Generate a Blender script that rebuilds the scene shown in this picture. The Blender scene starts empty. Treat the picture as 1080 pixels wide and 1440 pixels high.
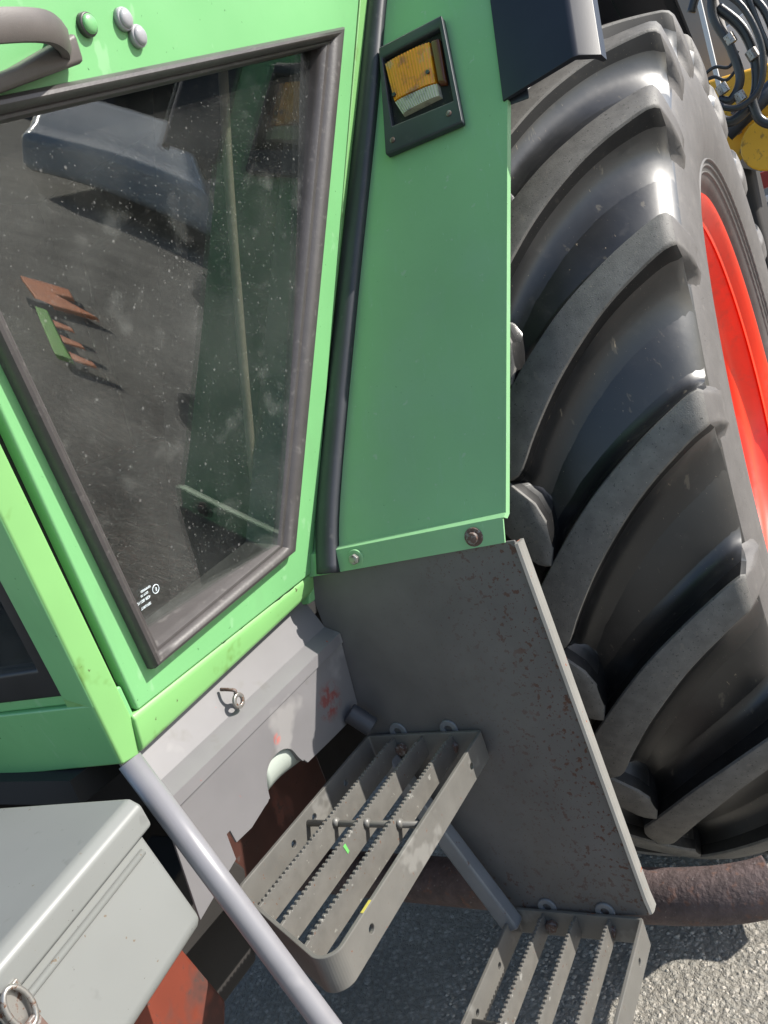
import bpy, bmesh, math, random
from mathutils import Vector, Matrix, geometry
random.seed(7)
sc = bpy.context.scene
R = math.radians

# ------------------------------------------------------------------ camera
CAMZ = 1.24
cd = bpy.data.cameras.new("camera"); cam = bpy.data.objects.new("camera", cd)
sc.collection.objects.link(cam); sc.camera = cam
pit, hd, ro = 0.189, 0.562, -0.332
Fh = Vector((math.cos(hd), math.sin(hd), 0)); Rv = Vector((math.sin(hd), -math.cos(hd), 0))
Fv = Fh*math.cos(pit) - Vector((0, 0, 1))*math.sin(pit)
Uv = Fh*math.sin(pit) + Vector((0, 0, 1))*math.cos(pit)
R2 = Rv*math.cos(ro) + Uv*math.sin(ro); U2 = -Rv*math.sin(ro) + Uv*math.cos(ro)
m = Matrix((R2, U2, -Fv)).transposed().to_4x4(); m.translation = (0, 0, CAMZ)
cam.matrix_world = m
cd.sensor_fit = 'VERTICAL'; cd.sensor_height = 24.0; cd.lens = 24.0*1147/1440
cd.clip_start = 0.02; cd.clip_end = 400
sc.render.resolution_x, sc.render.resolution_y = 768, 1024

# ------------------------------------------------------------------ light
SUN_E, SUN_AZ = R(36.5), R(23)          # azimuth: from straight outward (-Y) towards the rear (+X)
S = Vector((math.sin(SUN_AZ)*math.cos(SUN_E), -math.cos(SUN_AZ)*math.cos(SUN_E), math.sin(SUN_E)))
w = bpy.data.worlds.new("World"); sc.world = w; w.use_nodes = True
nt = w.node_tree; nt.nodes.clear()
sky = nt.nodes.new("ShaderNodeTexSky"); sky.sky_type = 'NISHITA'; sky.sun_disc = False
sky.sun_elevation = SUN_E; sky.sun_rotation = math.atan2(S.x, S.y)
sky.air_density = 1.0; sky.dust_density = 1.0
bg = nt.nodes.new("ShaderNodeBackground"); bg.inputs[1].default_value = 0.115
wo = nt.nodes.new("ShaderNodeOutputWorld")
nt.links.new(sky.outputs[0], bg.inputs[0]); nt.links.new(bg.outputs[0], wo.inputs[0])
sl = bpy.data.lights.new("sun", 'SUN'); sl.energy = 4.6; sl.angle = R(0.55); sl.color = (1.0, 0.95, 0.87)
sun = bpy.data.objects.new("sun", sl); sc.collection.objects.link(sun)
sun.location = (0, -6, 8); sun.rotation_euler = S.to_track_quat('Z', 'Y').to_euler()
vs = sc.view_settings; vs.view_transform = 'Standard'; vs.look = 'None'; vs.gamma = 1; vs.use_curve_mapping = False
vs.exposure = 0.85

# ------------------------------------------------------------------ materials
def mat(name, col, rough=0.5, metal=0.0, spec=0.5, var=None, layers=(), bump=None, coat=0.0, trans=0.0, rvar=None, crough=0.12):
    """col base; var=(scale, amount) brightness mottling; layers=[(noise scale, threshold, softness, colour, roughness, stretch)];
    bump=(scale, strength, distance, kind)"""
    M = bpy.data.materials.new(name); M.use_nodes = True
    n = M.node_tree; b = n.nodes["Principled BSDF"]
    b.inputs["Roughness"].default_value = rough; b.inputs["Metallic"].default_value = metal
    b.inputs["Specular IOR Level"].default_value = spec
    b.inputs["Coat Weight"].default_value = coat; b.inputs["Coat Roughness"].default_value = crough
    b.inputs["Transmission Weight"].default_value = trans
    geo = n.nodes.new("ShaderNodeNewGeometry"); pos = geo.outputs["Position"]
    def noise(scale, detail=4, vec=pos, rg=0.55):
        t = n.nodes.new("ShaderNodeTexNoise"); t.inputs["Scale"].default_value = scale
        t.inputs["Detail"].default_value = detail; t.inputs["Roughness"].default_value = rg
        n.links.new(vec, t.inputs["Vector"]); return t.outputs["Fac"]
    def mr(v, a, bb, c, d):
        t = n.nodes.new("ShaderNodeMapRange")
        for i, x in enumerate((a, bb, c, d)): t.inputs[i+1].default_value = x
        n.links.new(v, t.inputs[0]); return t.outputs[0]
    def mixc(f, a, bb):
        t = n.nodes.new("ShaderNodeMix"); t.data_type = 'RGBA'
        n.links.new(f, t.inputs[0]) if hasattr(f, "links") else setattr(t.inputs[0], "default_value", f)
        for k, x in ((6, a), (7, bb)):
            if hasattr(x, "links"): n.links.new(x, t.inputs[k])
            else: t.inputs[k].default_value = (*x, 1)
        return t.outputs[2]
    c = n.nodes.new("ShaderNodeRGB"); c.outputs[0].default_value = (*col, 1); c = c.outputs[0]
    rr = None
    if var:
        v = noise(var[0], 3)
        lo = tuple(x*(1-var[1]) for x in col); hi = tuple(min(1, x*(1+var[1])) for x in col)
        c = mixc(mr(v, 0.3, 0.7, 0, 1), lo, hi)
    if rvar:
        rr = mr(noise(rvar[0], 5), 0.35, 0.65, rough-rvar[1], rough+rvar[1])
    for L in layers:
        sc_, th, sf, lc, lr = L[:5]
        vec = pos
        if len(L) > 5 and L[5]:
            mp = n.nodes.new("ShaderNodeMapping"); mp.inputs["Scale"].default_value = L[5]
            n.links.new(pos, mp.inputs[0]); vec = mp.outputs[0]
        f = mr(noise(sc_, 3, vec, 0.6), th, th+sf, 0, 1)
        if len(L) > 6 and L[6]:                      # (axis, from, to): wear concentrated along a direction of the part
            sx = n.nodes.new("ShaderNodeSeparateXYZ"); n.links.new(pos, sx.inputs[0])
            if L[6][0] == 'pt':
                vd = n.nodes.new("ShaderNodeVectorMath"); vd.operation = 'DISTANCE'; n.links.new(pos, vd.inputs[0]); vd.inputs[1].default_value = L[6][1]
                g = mr(vd.outputs["Value"], L[6][2], L[6][3], 1, 0)
            else: g = mr(sx.outputs[L[6][0]], L[6][1], L[6][2], 0, 1)
            mu = n.nodes.new("ShaderNodeMath"); mu.operation = 'MULTIPLY'
            n.links.new(f, mu.inputs[0]); n.links.new(g, mu.inputs[1]); f = mu.outputs[0]
        if len(L) > 7:
            mu = n.nodes.new("ShaderNodeMath"); mu.operation = 'MULTIPLY'; mu.inputs[1].default_value = L[7]
            n.links.new(f, mu.inputs[0]); f = mu.outputs[0]
        c = mixc(f, c, lc)
        t = n.nodes.new("ShaderNodeMix"); t.data_type = 'FLOAT'
        n.links.new(f, t.inputs[0]); t.inputs[3].default_value = lr
        if rr is not None: n.links.new(rr, t.inputs[2])
        else: t.inputs[2].default_value = rough
        rr = t.outputs[0]
    n.links.new(c, b.inputs["Base Color"])
    if rr is not None: n.links.new(rr, b.inputs["Roughness"])
    if bump:
        bp = n.nodes.new("ShaderNodeBump"); bp.inputs["Strength"].default_value = bump[1]; bp.inputs["Distance"].default_value = bump[2]
        if len(bump) > 3 and bump[3] == 'vor':
            t = n.nodes.new("ShaderNodeTexVoronoi"); t.inputs["Scale"].default_value = bump[0]; n.links.new(pos, t.inputs["Vector"]); h = t.outputs["Distance"]
        elif len(bump) > 3 and bump[3] == 'wave':
            mp = n.nodes.new("ShaderNodeMapping"); mp.inputs["Scale"].default_value = bump[4]
            n.links.new(pos, mp.inputs[0])
            t = n.nodes.new("ShaderNodeTexWave"); t.inputs["Scale"].default_value = bump[0]; t.bands_direction = 'DIAGONAL'
            t.bands_direction = bump[5]
            n.links.new(mp.outputs[0], t.inputs["Vector"]); h = t.outputs["Fac"]
        else: h = noise(bump[0], 5)
        n.links.new(h, bp.inputs["Height"]); n.links.new(bp.outputs[0], b.inputs["Normal"])
    return M

GREEN = (0.17, 0.43, 0.175)
RUSTC = (0.085, 0.038, 0.024)
M = {}
M['green'] = mat('green_paint', GREEN, 0.42, coat=0.12, var=(3, 0.07), rvar=(9, 0.08),
                 layers=[(60, 0.66, 0.04, (0.27, 0.50, 0.27), 0.6, (0.5, 1, 0.12), None, 0.5), (11, 0.58, 0.14, (0.15, 0.36, 0.15), 0.6, (1, 1, 0.5), None, 0.5), (130, 0.70, 0.05, (0.05, 0.16, 0.05), 0.7), (38, 0.70, 0.08, (0.21, 0.45, 0.2), 0.65, None, None, 0.45)], bump=(500, 0.05, 0.002))
M['green_sill'] = mat('green_paint_worn_sill', (0.185, 0.41, 0.14), 0.45, coat=0.1, var=(6, 0.06),
                 layers=[(22, 0.60, 0.10, (0.10, 0.20, 0.03), 0.7, None, None, 0.6), (55, 0.70, 0.05, (0.06, 0.05, 0.02), 0.85)])
M['green_fender'] = mat('green_paint_fender', (0.205, 0.42, 0.205), 0.5, coat=0.05, var=(5, 0.06), rvar=(7, 0.08),
                 layers=[(40, 0.60, 0.2, (0.25, 0.43, 0.29), 0.65, (1, 3, 0.25), None, 0.35), (120, 0.70, 0.03, (0.30, 0.50, 0.34), 0.6, (1, 2.5, 0.12), None, 0.6), (14, 0.60, 0.12, (0.16, 0.33, 0.19), 0.7, None, (2, 1.10, 0.98), 0.8), (260, 0.73, 0.03, (0.03, 0.08, 0.04), 0.8), (9, 0.50, 0.3, (0.22, 0.40, 0.24), 0.6, None, None, 0.6), (75, 0.69, 0.03, (0.33, 0.44, 0.33), 0.7, (1, 0.7, 0.9), None, 0.5)], bump=(8, 0.16, 0.012))
M['rubber_seal'] = mat('grey_rubber_seal', (0.062, 0.056, 0.056), 0.42, var=(30, 0.12),
                 layers=[(90, 0.60, 0.15, (0.13, 0.12, 0.115), 0.7, None, None, 0.6)], bump=(240, 0.10, 0.002))
M['rubber_dark'] = mat('dark_rubber', (0.032, 0.034, 0.042), 0.5, var=(14, 0.15),
                 layers=[(70, 0.62, 0.12, (0.09, 0.09, 0.09), 0.8, None, None, 0.5)])
M['window_rubber'] = mat('black_window_rubber', (0.012, 0.012, 0.014), 0.5, var=(20, 0.2))
M['black_gap'] = mat('black_weatherstrip', (0.012, 0.012, 0.012), 0.8, layers=[(110, 0.6, 0.1, (0.06, 0.05, 0.035), 0.9)])
M['black_plastic'] = mat('black_plastic', (0.028, 0.032, 0.042), 0.45, var=(20, 0.15), bump=(900, 0.06, 0.001),
                 layers=[(45, 0.62, 0.1, (0.06, 0.06, 0.065), 0.6, None, None, 0.6)])
M['flare'] = mat('black_fender_plastic', (0.016, 0.018, 0.026), 0.36, var=(12, 0.15), bump=(700, 0.05, 0.001))
M['handle'] = mat('grey_plastic_handle', (0.10, 0.088, 0.082), 0.5, bump=(900, 0.15, 0.001), var=(40, 0.1))
M['button'] = mat('grey_plastic_cap', (0.32, 0.32, 0.34), 0.35, bump=(300, 0.1, 0.001))
M['grey_steel'] = mat('grey_painted_panel', (0.165, 0.16, 0.165), 0.45, coat=0.06, var=(10, 0.08),
                 layers=[(26, 0.63, 0.1, (0.14, 0.135, 0.13), 0.6, None, None, 0.7), (60, 0.72, 0.04, (0.35, 0.07, 0.05), 0.7), (80, 0.44, 0.16, (0.20, 0.06, 0.055), 0.7, None, ('pt', (0.815, 0.70, 0.812), 0.016, 0.032)), (90, 0.42, 0.08, (0.38, 0.08, 0.06), 0.7, None, ('pt', (0.694, 0.695, 0.829), 0.004, 0.009)), (12, 0.62, 0.08, (0.33, 0.32, 0.31), 0.55, None, None, 0.45)])
M['plate'] = mat('grey_plate_rust', (0.105, 0.10, 0.098), 0.48, var=(12, 0.14),
                 layers=[(115, 0.585, 0.04, RUSTC, 0.85, None, (1, 0.55, 0.385)), (45, 0.64, 0.05, (0.10, 0.042, 0.025), 0.9, None, (1, 0.48, 0.385)),
                         (220, 0.64, 0.03, RUSTC, 0.9, None, (1, 0.66, 0.38)), (100, 0.60, 0.05, RUSTC, 0.9, None, (2, 0.56, 0.42)), (5, 0.45, 0.2, (0.125, 0.11, 0.095), 0.65, (1, 1, .4), (2, 0.75, 0.45), 0.7),
                         (7, 0.55, 0.15, (0.14, 0.135, 0.13), 0.6, None, None, 0.5)], bump=(11, 0.14, 0.012))
M['plate_edge'] = mat('plate_edge_rust', (0.21, 0.205, 0.19), 0.5, var=(20, 0.1),
                 layers=[(60, 0.66, 0.03, (0.25, 0.07, 0.03), 0.85), (140, 0.70, 0.03, (0.2, 0.05, 0.03), 0.9)])
M['step'] = mat('grey_painted_step', (0.118, 0.114, 0.104), 0.42, coat=0.05, var=(30, 0.10),
                 layers=[(120, 0.64, 0.05, (0.12, 0.105, 0.09), 0.6, None, None, 0.7), (75, 0.70, 0.03, (0.17, 0.06, 0.03), 0.85), (18, 0.63, 0.06, (0.22, 0.215, 0.20), 0.5, None, None, 0.5)], bump=(160, 0.06, 0.002))
M['step_worn'] = mat('worn_step_tread', (0.122, 0.117, 0.106), 0.42, var=(60, 0.12),
                 layers=[(150, 0.66, 0.05, (0.13, 0.06, 0.032), 0.8), (90, 0.66, 0.04, (0.24, 0.235, 0.215), 0.4)])
M['tube'] = mat('silver_grey_tube', (0.20, 0.197, 0.212), 0.33, coat=0.1, var=(25, 0.06), layers=[(150, 0.74, 0.03, (0.13, 0.11, 0.1), 0.7), (16, 0.64, 0.08, (0.30, 0.29, 0.30), 0.5, None, None, 0.5)])
M['steel_blue'] = mat('blue_grey_strut', (0.15, 0.16, 0.175), 0.35, coat=0.1, var=(20, 0.1), layers=[(60, 0.68, 0.05, (0.1, 0.06, 0.05), 0.8)])
M['zinc'] = mat('zinc_bolt', (0.34, 0.33, 0.31), 0.38, metal=0.75, layers=[(190, 0.55, 0.1, (0.15, 0.08, 0.05), 0.8)])
M['rusty_bolt'] = mat('rusty_bolt', (0.12, 0.075, 0.06), 0.7, metal=0.2, layers=[(190, 0.5, 0.1, (0.2, 0.19, 0.18), 0.5)])
M['rust_pipe'] = mat('rusty_exhaust', (0.082, 0.058, 0.055), 0.75, var=(45, 0.3), bump=(130, 0.45, 0.006),
                 layers=[(60, 0.57, 0.15, (0.14, 0.07, 0.048), 0.85), (160, 0.64, 0.05, (0.19, 0.165, 0.155), 0.8, None, None, 0.6)])
M['tread'] = mat('tyre_rubber_shiny', (0.006, 0.0063, 0.007), 0.46, spec=0.35, coat=1.0, crough=0.34, var=(16, 0.25), rvar=(14, 0.08),
                 layers=[(34, 0.60, 0.14, (0.032, 0.03, 0.028), 0.6, None, None, 0.5), (420, 0.725, 0.02, (0.28, 0.24, 0.18), 0.9), (55, 0.665, 0.04, (0.10, 0.085, 0.062), 0.8, (1.6, 1.0, 0.4), None, 0.6),
                         (150, 0.72, 0.03, (0.25, 0.20, 0.14), 0.9, (1, 1, 0.35))], bump=(70, 0.10, 0.003))
M['lug_top'] = mat('tyre_lug_dusty', (0.125, 0.12, 0.112), 0.62, var=(45, 0.2),
                 layers=[(260, 0.62, 0.06, (0.05, 0.048, 0.046), 0.7), (330, 0.68, 0.04, (0.26, 0.24, 0.2), 0.9), (70, 0.62, 0.08, (0.17, 0.155, 0.135), 0.75, None, None, 0.7)], bump=(600, 0.25, 0.002))
M['lug_wall_shaded'] = mat('tyre_lug_flank_shaded', (0.009, 0.009, 0.0095), 0.5, spec=0.25, var=(30, 0.3), layers=[(380, 0.70, 0.03, (0.18, 0.15, 0.11), 0.9), (60, 0.64, 0.06, (0.03, 0.027, 0.022), 0.8, None, None, 0.6)])  # shade of the lug walls put into a duller rubber than the tread
M['sidewall'] = mat('tyre_sidewall_dusty', (0.105, 0.098, 0.094), 0.6, var=(25, 0.12),
                 layers=[(300, 0.66, 0.05, (0.05, 0.045, 0.042), 0.8), (55, 0.60, 0.1, (0.15, 0.14, 0.13), 0.7, None, None, 0.6)], bump=(200, 0.15, 0.002))
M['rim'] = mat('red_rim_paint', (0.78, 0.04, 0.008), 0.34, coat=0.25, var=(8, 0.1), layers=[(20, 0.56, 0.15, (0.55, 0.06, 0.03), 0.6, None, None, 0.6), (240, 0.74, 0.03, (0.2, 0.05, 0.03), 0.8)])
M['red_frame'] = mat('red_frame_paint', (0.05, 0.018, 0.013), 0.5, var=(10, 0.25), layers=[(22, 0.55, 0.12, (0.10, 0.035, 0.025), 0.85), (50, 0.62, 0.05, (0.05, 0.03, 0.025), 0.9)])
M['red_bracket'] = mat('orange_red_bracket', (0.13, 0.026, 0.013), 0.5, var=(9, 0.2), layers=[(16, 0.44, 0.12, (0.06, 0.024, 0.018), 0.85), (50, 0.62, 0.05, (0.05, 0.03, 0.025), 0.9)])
M['dark'] = mat('dark_housing', (0.018, 0.016, 0.015), 0.8, var=(12, 0.3))
M['interior'] = mat('cab_interior_dark', (0.014, 0.014, 0.015), 0.8)
M['trim'] = mat('brown_inner_trim', (0.20, 0.15, 0.115), 0.5, var=(20, 0.1))
M['box'] = mat('grey_toolbox_paint', (0.175, 0.182, 0.176), 0.42, coat=0.08, var=(6, 0.06),
                 layers=[(28, 0.66, 0.05, (0.15, 0.155, 0.15), 0.6), (90, 0.715, 0.03, (0.13, 0.10, 0.07), 0.85), (210, 0.73, 0.02, (0.06, 0.055, 0.05), 0.9)])
M['amber'] = mat('amber_lens', (0.72, 0.27, 0.010), 0.22, layers=[(55, 0.50, 0.2, (0.38, 0.13, 0.03), 0.3), (30, 0.56, 0.1, (0.44, 0.27, 0.15), 0.35, None, None, 0.7)])
M['clear'] = mat('clear_lens', (0.42, 0.40, 0.31), 0.2, layers=[(60, 0.52, 0.15, (0.20, 0.19, 0.17), 0.3)])
M['brown_lens'] = mat('dark_brown_reflector', (0.10, 0.028, 0.01), 0.25)
M['pale'] = mat('pale_plastic_tank', (0.36, 0.40, 0.36), 0.4)
M['yellow'] = mat('yellow_machine_paint', (0.68, 0.36, 0.02), 0.45, var=(5, 0.15), layers=[(30, 0.6, 0.1, (0.3, 0.17, 0.03), 0.7)])
M['hose'] = mat('black_hose', (0.03, 0.03, 0.032), 0.3, bump=(300, 0.3, 0.002))
M['wall_grey'] = mat('grey_cladding', (0.21, 0.20, 0.19), 0.8, var=(2, 0.15))
M['white_steel'] = mat('white_painted_steel', (0.62, 0.62, 0.62), 0.45)
M['dark_red'] = mat('dark_red_beam', (0.26, 0.03, 0.025), 0.5, var=(9, 0.2))
M['orange'] = mat('orange_paint', (0.85, 0.22, 0.03), 0.45, var=(9, 0.1))
M['lime'] = mat('bright_green_paint', (0.20, 0.60, 0.05), 0.45)
M['white'] = mat('white_car_paint', (0.7, 0.72, 0.72), 0.25, coat=0.5)
M['chalk'] = mat('green_chalk_mark', (0.12, 0.42, 0.10), 0.7)
M['yellow_mark'] = mat('yellow_paint_mark', (0.38, 0.34, 0.06), 0.7)
M['leaf'] = mat('dry_leaf', (0.35, 0.24, 0.13), 0.7)
M['etch'] = mat('etched_glass_print', (0.75, 0.85, 0.9), 0.6)

def glass_mat(name, tint, dirt):
    g = bpy.data.materials.new(name); g.use_nodes = True; n = g.node_tree; n.nodes.clear()
    out = n.nodes.new("ShaderNodeOutputMaterial"); tr = n.nodes.new("ShaderNodeBsdfTransparent"); tr.inputs[0].default_value = (*tint, 1)
    gl = n.nodes.new("ShaderNodeBsdfGlossy"); gl.inputs["Roughness"].default_value = 0.0
    lw = n.nodes.new("ShaderNodeLayerWeight"); lw.inputs[0].default_value = 0.5
    pw = n.nodes.new("ShaderNodeMath"); pw.operation = 'POWER'; pw.inputs[1].default_value = 5; n.links.new(lw.outputs["Facing"], pw.inputs[0])
    ma = n.nodes.new("ShaderNodeMath"); ma.operation = 'MULTIPLY_ADD'; ma.inputs[1].default_value = 0.90; ma.inputs[2].default_value = 0.10; n.links.new(pw.outputs[0], ma.inputs[0])
    m1 = n.nodes.new("ShaderNodeMixShader"); n.links.new(ma.outputs[0], m1.inputs[0]); n.links.new(tr.outputs[0], m1.inputs[1]); n.links.new(gl.outputs[0], m1.inputs[2])
    df = n.nodes.new("ShaderNodeBsdfDiffuse"); df.inputs[0].default_value = (0.62, 0.62, 0.6, 1)
    geo = n.nodes.new("ShaderNodeNewGeometry")
    def nz(s, a, b, hi):
        t = n.nodes.new("ShaderNodeTexNoise"); t.inputs["Scale"].default_value = s; t.inputs["Detail"].default_value = 4; n.links.new(geo.outputs["Position"], t.inputs["Vector"])
        r = n.nodes.new("ShaderNodeMapRange"); n.links.new(t.outputs["Fac"], r.inputs[0])
        for i, x in enumerate((a, b, 0, hi)): r.inputs[i+1].default_value = x
        return r.outputs[0]
    def vor(s, a, b, hi):
        t = n.nodes.new("ShaderNodeTexVoronoi"); t.inputs["Scale"].default_value = s; n.links.new(geo.outputs["Position"], t.inputs["Vector"])
        r = n.nodes.new("ShaderNodeMapRange"); n.links.new(t.outputs["Distance"], r.inputs[0])
        for i, x in enumerate((a, b, hi, 0)): r.inputs[i+1].default_value = x
        # only some cells carry a drop
        c = n.nodes.new("ShaderNodeSeparateColor"); n.links.new(t.outputs["Color"], c.inputs[0])
        k = n.nodes.new("ShaderNodeMath"); k.operation = 'GREATER_THAN'; k.inputs[1].default_value = 0.72; n.links.new(c.outputs[0], k.inputs[0])
        q = n.nodes.new("ShaderNodeMath"); q.operation = 'MULTIPLY'; n.links.new(r.outputs[0], q.inputs[0]); n.links.new(k.outputs[0], q.inputs[1])
        return q.outputs[0]
    terms = [nz(9, 0.35, 0.75, 0.03*dirt), nz(240, 0.68, 0.76, 0.12*dirt), vor(70, 0.05, 0.16, 0.17*dirt), vor(180, 0.06, 0.2, 0.22*dirt), nz(26, 0.56, 0.8, 0.07*dirt), nz(420, 0.66, 0.72, 0.13*dirt)]
    acc = terms[0]
    for t in terms[1:]:
        q = n.nodes.new("ShaderNodeMath"); q.operation = 'MAXIMUM'; n.links.new(acc, q.inputs[0]); n.links.new(t, q.inputs[1]); acc = q.outputs[0]
    m2 = n.nodes.new("ShaderNodeMixShader"); n.links.new(acc, m2.inputs[0]); n.links.new(m1.outputs[0], m2.inputs[1]); n.links.new(df.outputs[0], m2.inputs[2])
    n.links.new(m2.outputs[0], out.inputs[0]); return g
M['glass'] = glass_mat('dusty_window_glass', (0.80, 0.84, 0.82), 1.0)

# asphalt: aggregate of small stones in dark binder
def ground_mat():
    g = bpy.data.materials.new('worn_asphalt'); g.use_nodes = True; n = g.node_tree; b = n.nodes["Principled BSDF"]
    geo = n.nodes.new("ShaderNodeNewGeometry"); pos = geo.outputs["Position"]
    def noise(s, d=4):
        t = n.nodes.new("ShaderNodeTexNoise"); t.inputs["Scale"].default_value = s; t.inputs["Detail"].default_value = d; n.links.new(pos, t.inputs["Vector"]); return t
    # wobble the cells so the stones are not regular
    wv = noise(70, 2); ad = n.nodes.new("ShaderNodeVectorMath"); ad.operation = 'MULTIPLY_ADD'; ad.inputs[1].default_value = (0.012,)*3
    n.links.new(wv.outputs["Color"], ad.inputs[0]); n.links.new(pos, ad.inputs[2])
    v = n.nodes.new("ShaderNodeTexVoronoi"); v.inputs["Scale"].default_value = 92; n.links.new(ad.outputs[0], v.inputs["Vector"])
    v2 = n.nodes.new("ShaderNodeTexVoronoi"); v2.inputs["Scale"].default_value = 290; n.links.new(ad.outputs[0], v2.inputs["Vector"])
    sp = n.nodes.new("ShaderNodeSeparateColor"); n.links.new(v.outputs["Color"], sp.inputs[0])
    cr = n.nodes.new("ShaderNodeValToRGB"); e = cr.color_ramp.elements
    e[0].position = 0; e[0].color = (0.19, 0.18, 0.16, 1); e[1].position = 1; e[1].color = (0.44, 0.415, 0.37, 1)
    for p, c in ((0.35, (0.235, 0.225, 0.20, 1)), (0.75, (0.30, 0.285, 0.25, 1)), (0.95, (0.37, 0.345, 0.30, 1))):
        q = e.new(p); q.color = c
    n.links.new(sp.outputs[0], cr.inputs[0])
    # binder between the stones
    mk = n.nodes.new("ShaderNodeMapRange"); n.links.new(v.outputs["Distance"], mk.inputs[0])
    for i, x in enumerate((0.34, 0.62, 0, 0.85)): mk.inputs[i+1].default_value = x
    mx = n.nodes.new("ShaderNodeMix"); mx.data_type = 'RGBA'; n.links.new(mk.outputs[0], mx.inputs[0]); n.links.new(cr.outputs[0], mx.inputs[6]); mx.inputs[7].default_value = (0.215, 0.20, 0.172, 1)
    big = noise(2.2, 5); mb = n.nodes.new("ShaderNodeMapRange"); n.links.new(big.outputs["Fac"], mb.inputs[0])
    for i, x in enumerate((0.3, 0.7, 0.78, 1.18)): mb.inputs[i+1].default_value = x
    hs = n.nodes.new("ShaderNodeHueSaturation"); n.links.new(mb.outputs[0], hs.inputs["Value"]); n.links.new(mx.outputs[2], hs.inputs["Color"])
    n.links.new(hs.outputs[0], b.inputs["Base Color"]); b.inputs["Roughness"].default_value = 0.8; b.inputs["Specular IOR Level"].default_value = 0.35
    inv = n.nodes.new("ShaderNodeMath"); inv.operation = 'MULTIPLY_ADD'; inv.inputs[1].default_value = -1; inv.inputs[2].default_value = 1; n.links.new(v.outputs["Distance"], inv.inputs[0])
    fine = noise(420, 3); s2 = n.nodes.new("ShaderNodeMath"); s2.operation = 'MULTIPLY_ADD'; s2.inputs[1].default_value = 0.35; n.links.new(fine.outputs["Fac"], s2.inputs[0]); n.links.new(inv.outputs[0], s2.inputs[2])
    s3 = n.nodes.new("ShaderNodeMath"); s3.operation = 'MULTIPLY_ADD'; s3.inputs[1].default_value = -0.3; n.links.new(v2.outputs["Distance"], s3.inputs[0]); n.links.new(s2.outputs[0], s3.inputs[2])
    bp = n.nodes.new("ShaderNodeBump"); bp.inputs["Strength"].default_value = 0.75; bp.inputs["Distance"].default_value = 0.006
    n.links.new(s3.outputs[0], bp.inputs["Height"]); n.links.new(bp.outputs[0], b.inputs["Normal"])
    return g
M['ground'] = ground_mat()
M['stone'] = mat('loose_stone', (0.32, 0.295, 0.255), 0.8, var=(60, 0.4))

# ------------------------------------------------------------------ mesh helpers
WORLD = {}
def link(o): sc.collection.objects.link(o); return o
def empty(name, loc, label=None, cat=None, parent=None):
    o = link(bpy.data.objects.new(name, None)); o.empty_display_size = 0.1
    base = WORLD[parent] if parent else Vector((0, 0, 0))
    o.location = Vector(loc) - base; o.parent = parent; WORLD[o] = Vector(loc)
    if label: o['label'] = label
    if cat: o['category'] = cat
    return o
def tag(o, label=None, cat=None, kind=None, group=None):
    if label: o['label'] = label
    if cat: o['category'] = cat
    if kind: o['kind'] = kind
    if group: o['group'] = group
    return o
def mk(name, vf, material, parent=None, smooth=False, bevel=0.0, seg=2, origin=None, label=None, ang=32, recalc=True):
    """one mesh object from world-space verts and faces; vf may be a bmesh or (verts, faces)"""
    if isinstance(vf, tuple):
        bm = bmesh.new(); vs_ = [bm.verts.new(v) for v in vf[0]]
        for f in vf[1]:
            try: bm.faces.new([vs_[i] for i in f])
            except ValueError: pass
    else: bm = vf
    if recalc: bmesh.ops.recalc_face_normals(bm, faces=bm.faces)
    if origin is None:
        lo = Vector((min(v.co.x for v in bm.verts), min(v.co.y for v in bm.verts), min(v.co.z for v in bm.verts)))
        hi = Vector((max(v.co.x for v in bm.verts), max(v.co.y for v in bm.verts), max(v.co.z for v in bm.verts)))
        origin = (lo+hi)/2
    origin = Vector(origin)
    for v in bm.verts: v.co -= origin
    me = bpy.data.meshes.new(name); bm.to_mesh(me); bm.free()
    mats = material if isinstance(material, (list, tuple)) else [material]
    for x in mats: me.materials.append(M[x] if isinstance(x, str) else x)
    if smooth:
        for p in me.polygons: p.use_smooth = True
    o = link(bpy.data.objects.new(name, me))
    base = WORLD[parent] if parent else Vector((0, 0, 0))
    o.location = origin - base; o.parent = parent; WORLD[o] = origin
    if bevel:
        b = o.modifiers.new("bevel", 'BEVEL'); b.width = bevel; b.segments = seg; b.limit_method = 'ANGLE'; b.angle_limit = R(ang)
        b.harden_normals = False
        for p in me.polygons: p.use_smooth = True
        sm = o.modifiers.new("wn", 'WEIGHTED_NORMAL'); sm.keep_sharp = True
    if label: o['label'] = label
    return o
def copy_of(o, origin, parent, rot=None):
    c = o.copy(); link(c); base = WORLD[parent] if parent else Vector((0, 0, 0))
    c.parent = parent; c.location = Vector(origin) - base; WORLD[c] = Vector(origin)
    if rot: c.rotation_euler = rot
    return c
def prism(poly, vec, holes=()):
    """polygon (world points) extruded by vec; holes are further loops"""
    vec = Vector(vec); bm = bmesh.new()
    loops = [[bm.verts.new(p) for p in poly]] + [[bm.verts.new(p) for p in h] for h in holes]
    if not holes:
        f = [bm.faces.new(loops[0])]
    else:
        es = [bm.edges.new((l[i], l[(i+1) % len(l)])) for l in loops for i in range(len(l))]
        f = bmesh.ops.triangle_fill(bm, use_beauty=True, use_dissolve=False, edges=es)['geom']
        f = [x for x in f if isinstance(x, bmesh.types.BMFace)]
    r = bmesh.ops.extrude_face_region(bm, geom=f)
    bmesh.ops.translate(bm, verts=[x for x in r['geom'] if isinstance(x, bmesh.types.BMVert)], vec=vec)
    return bm
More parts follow.
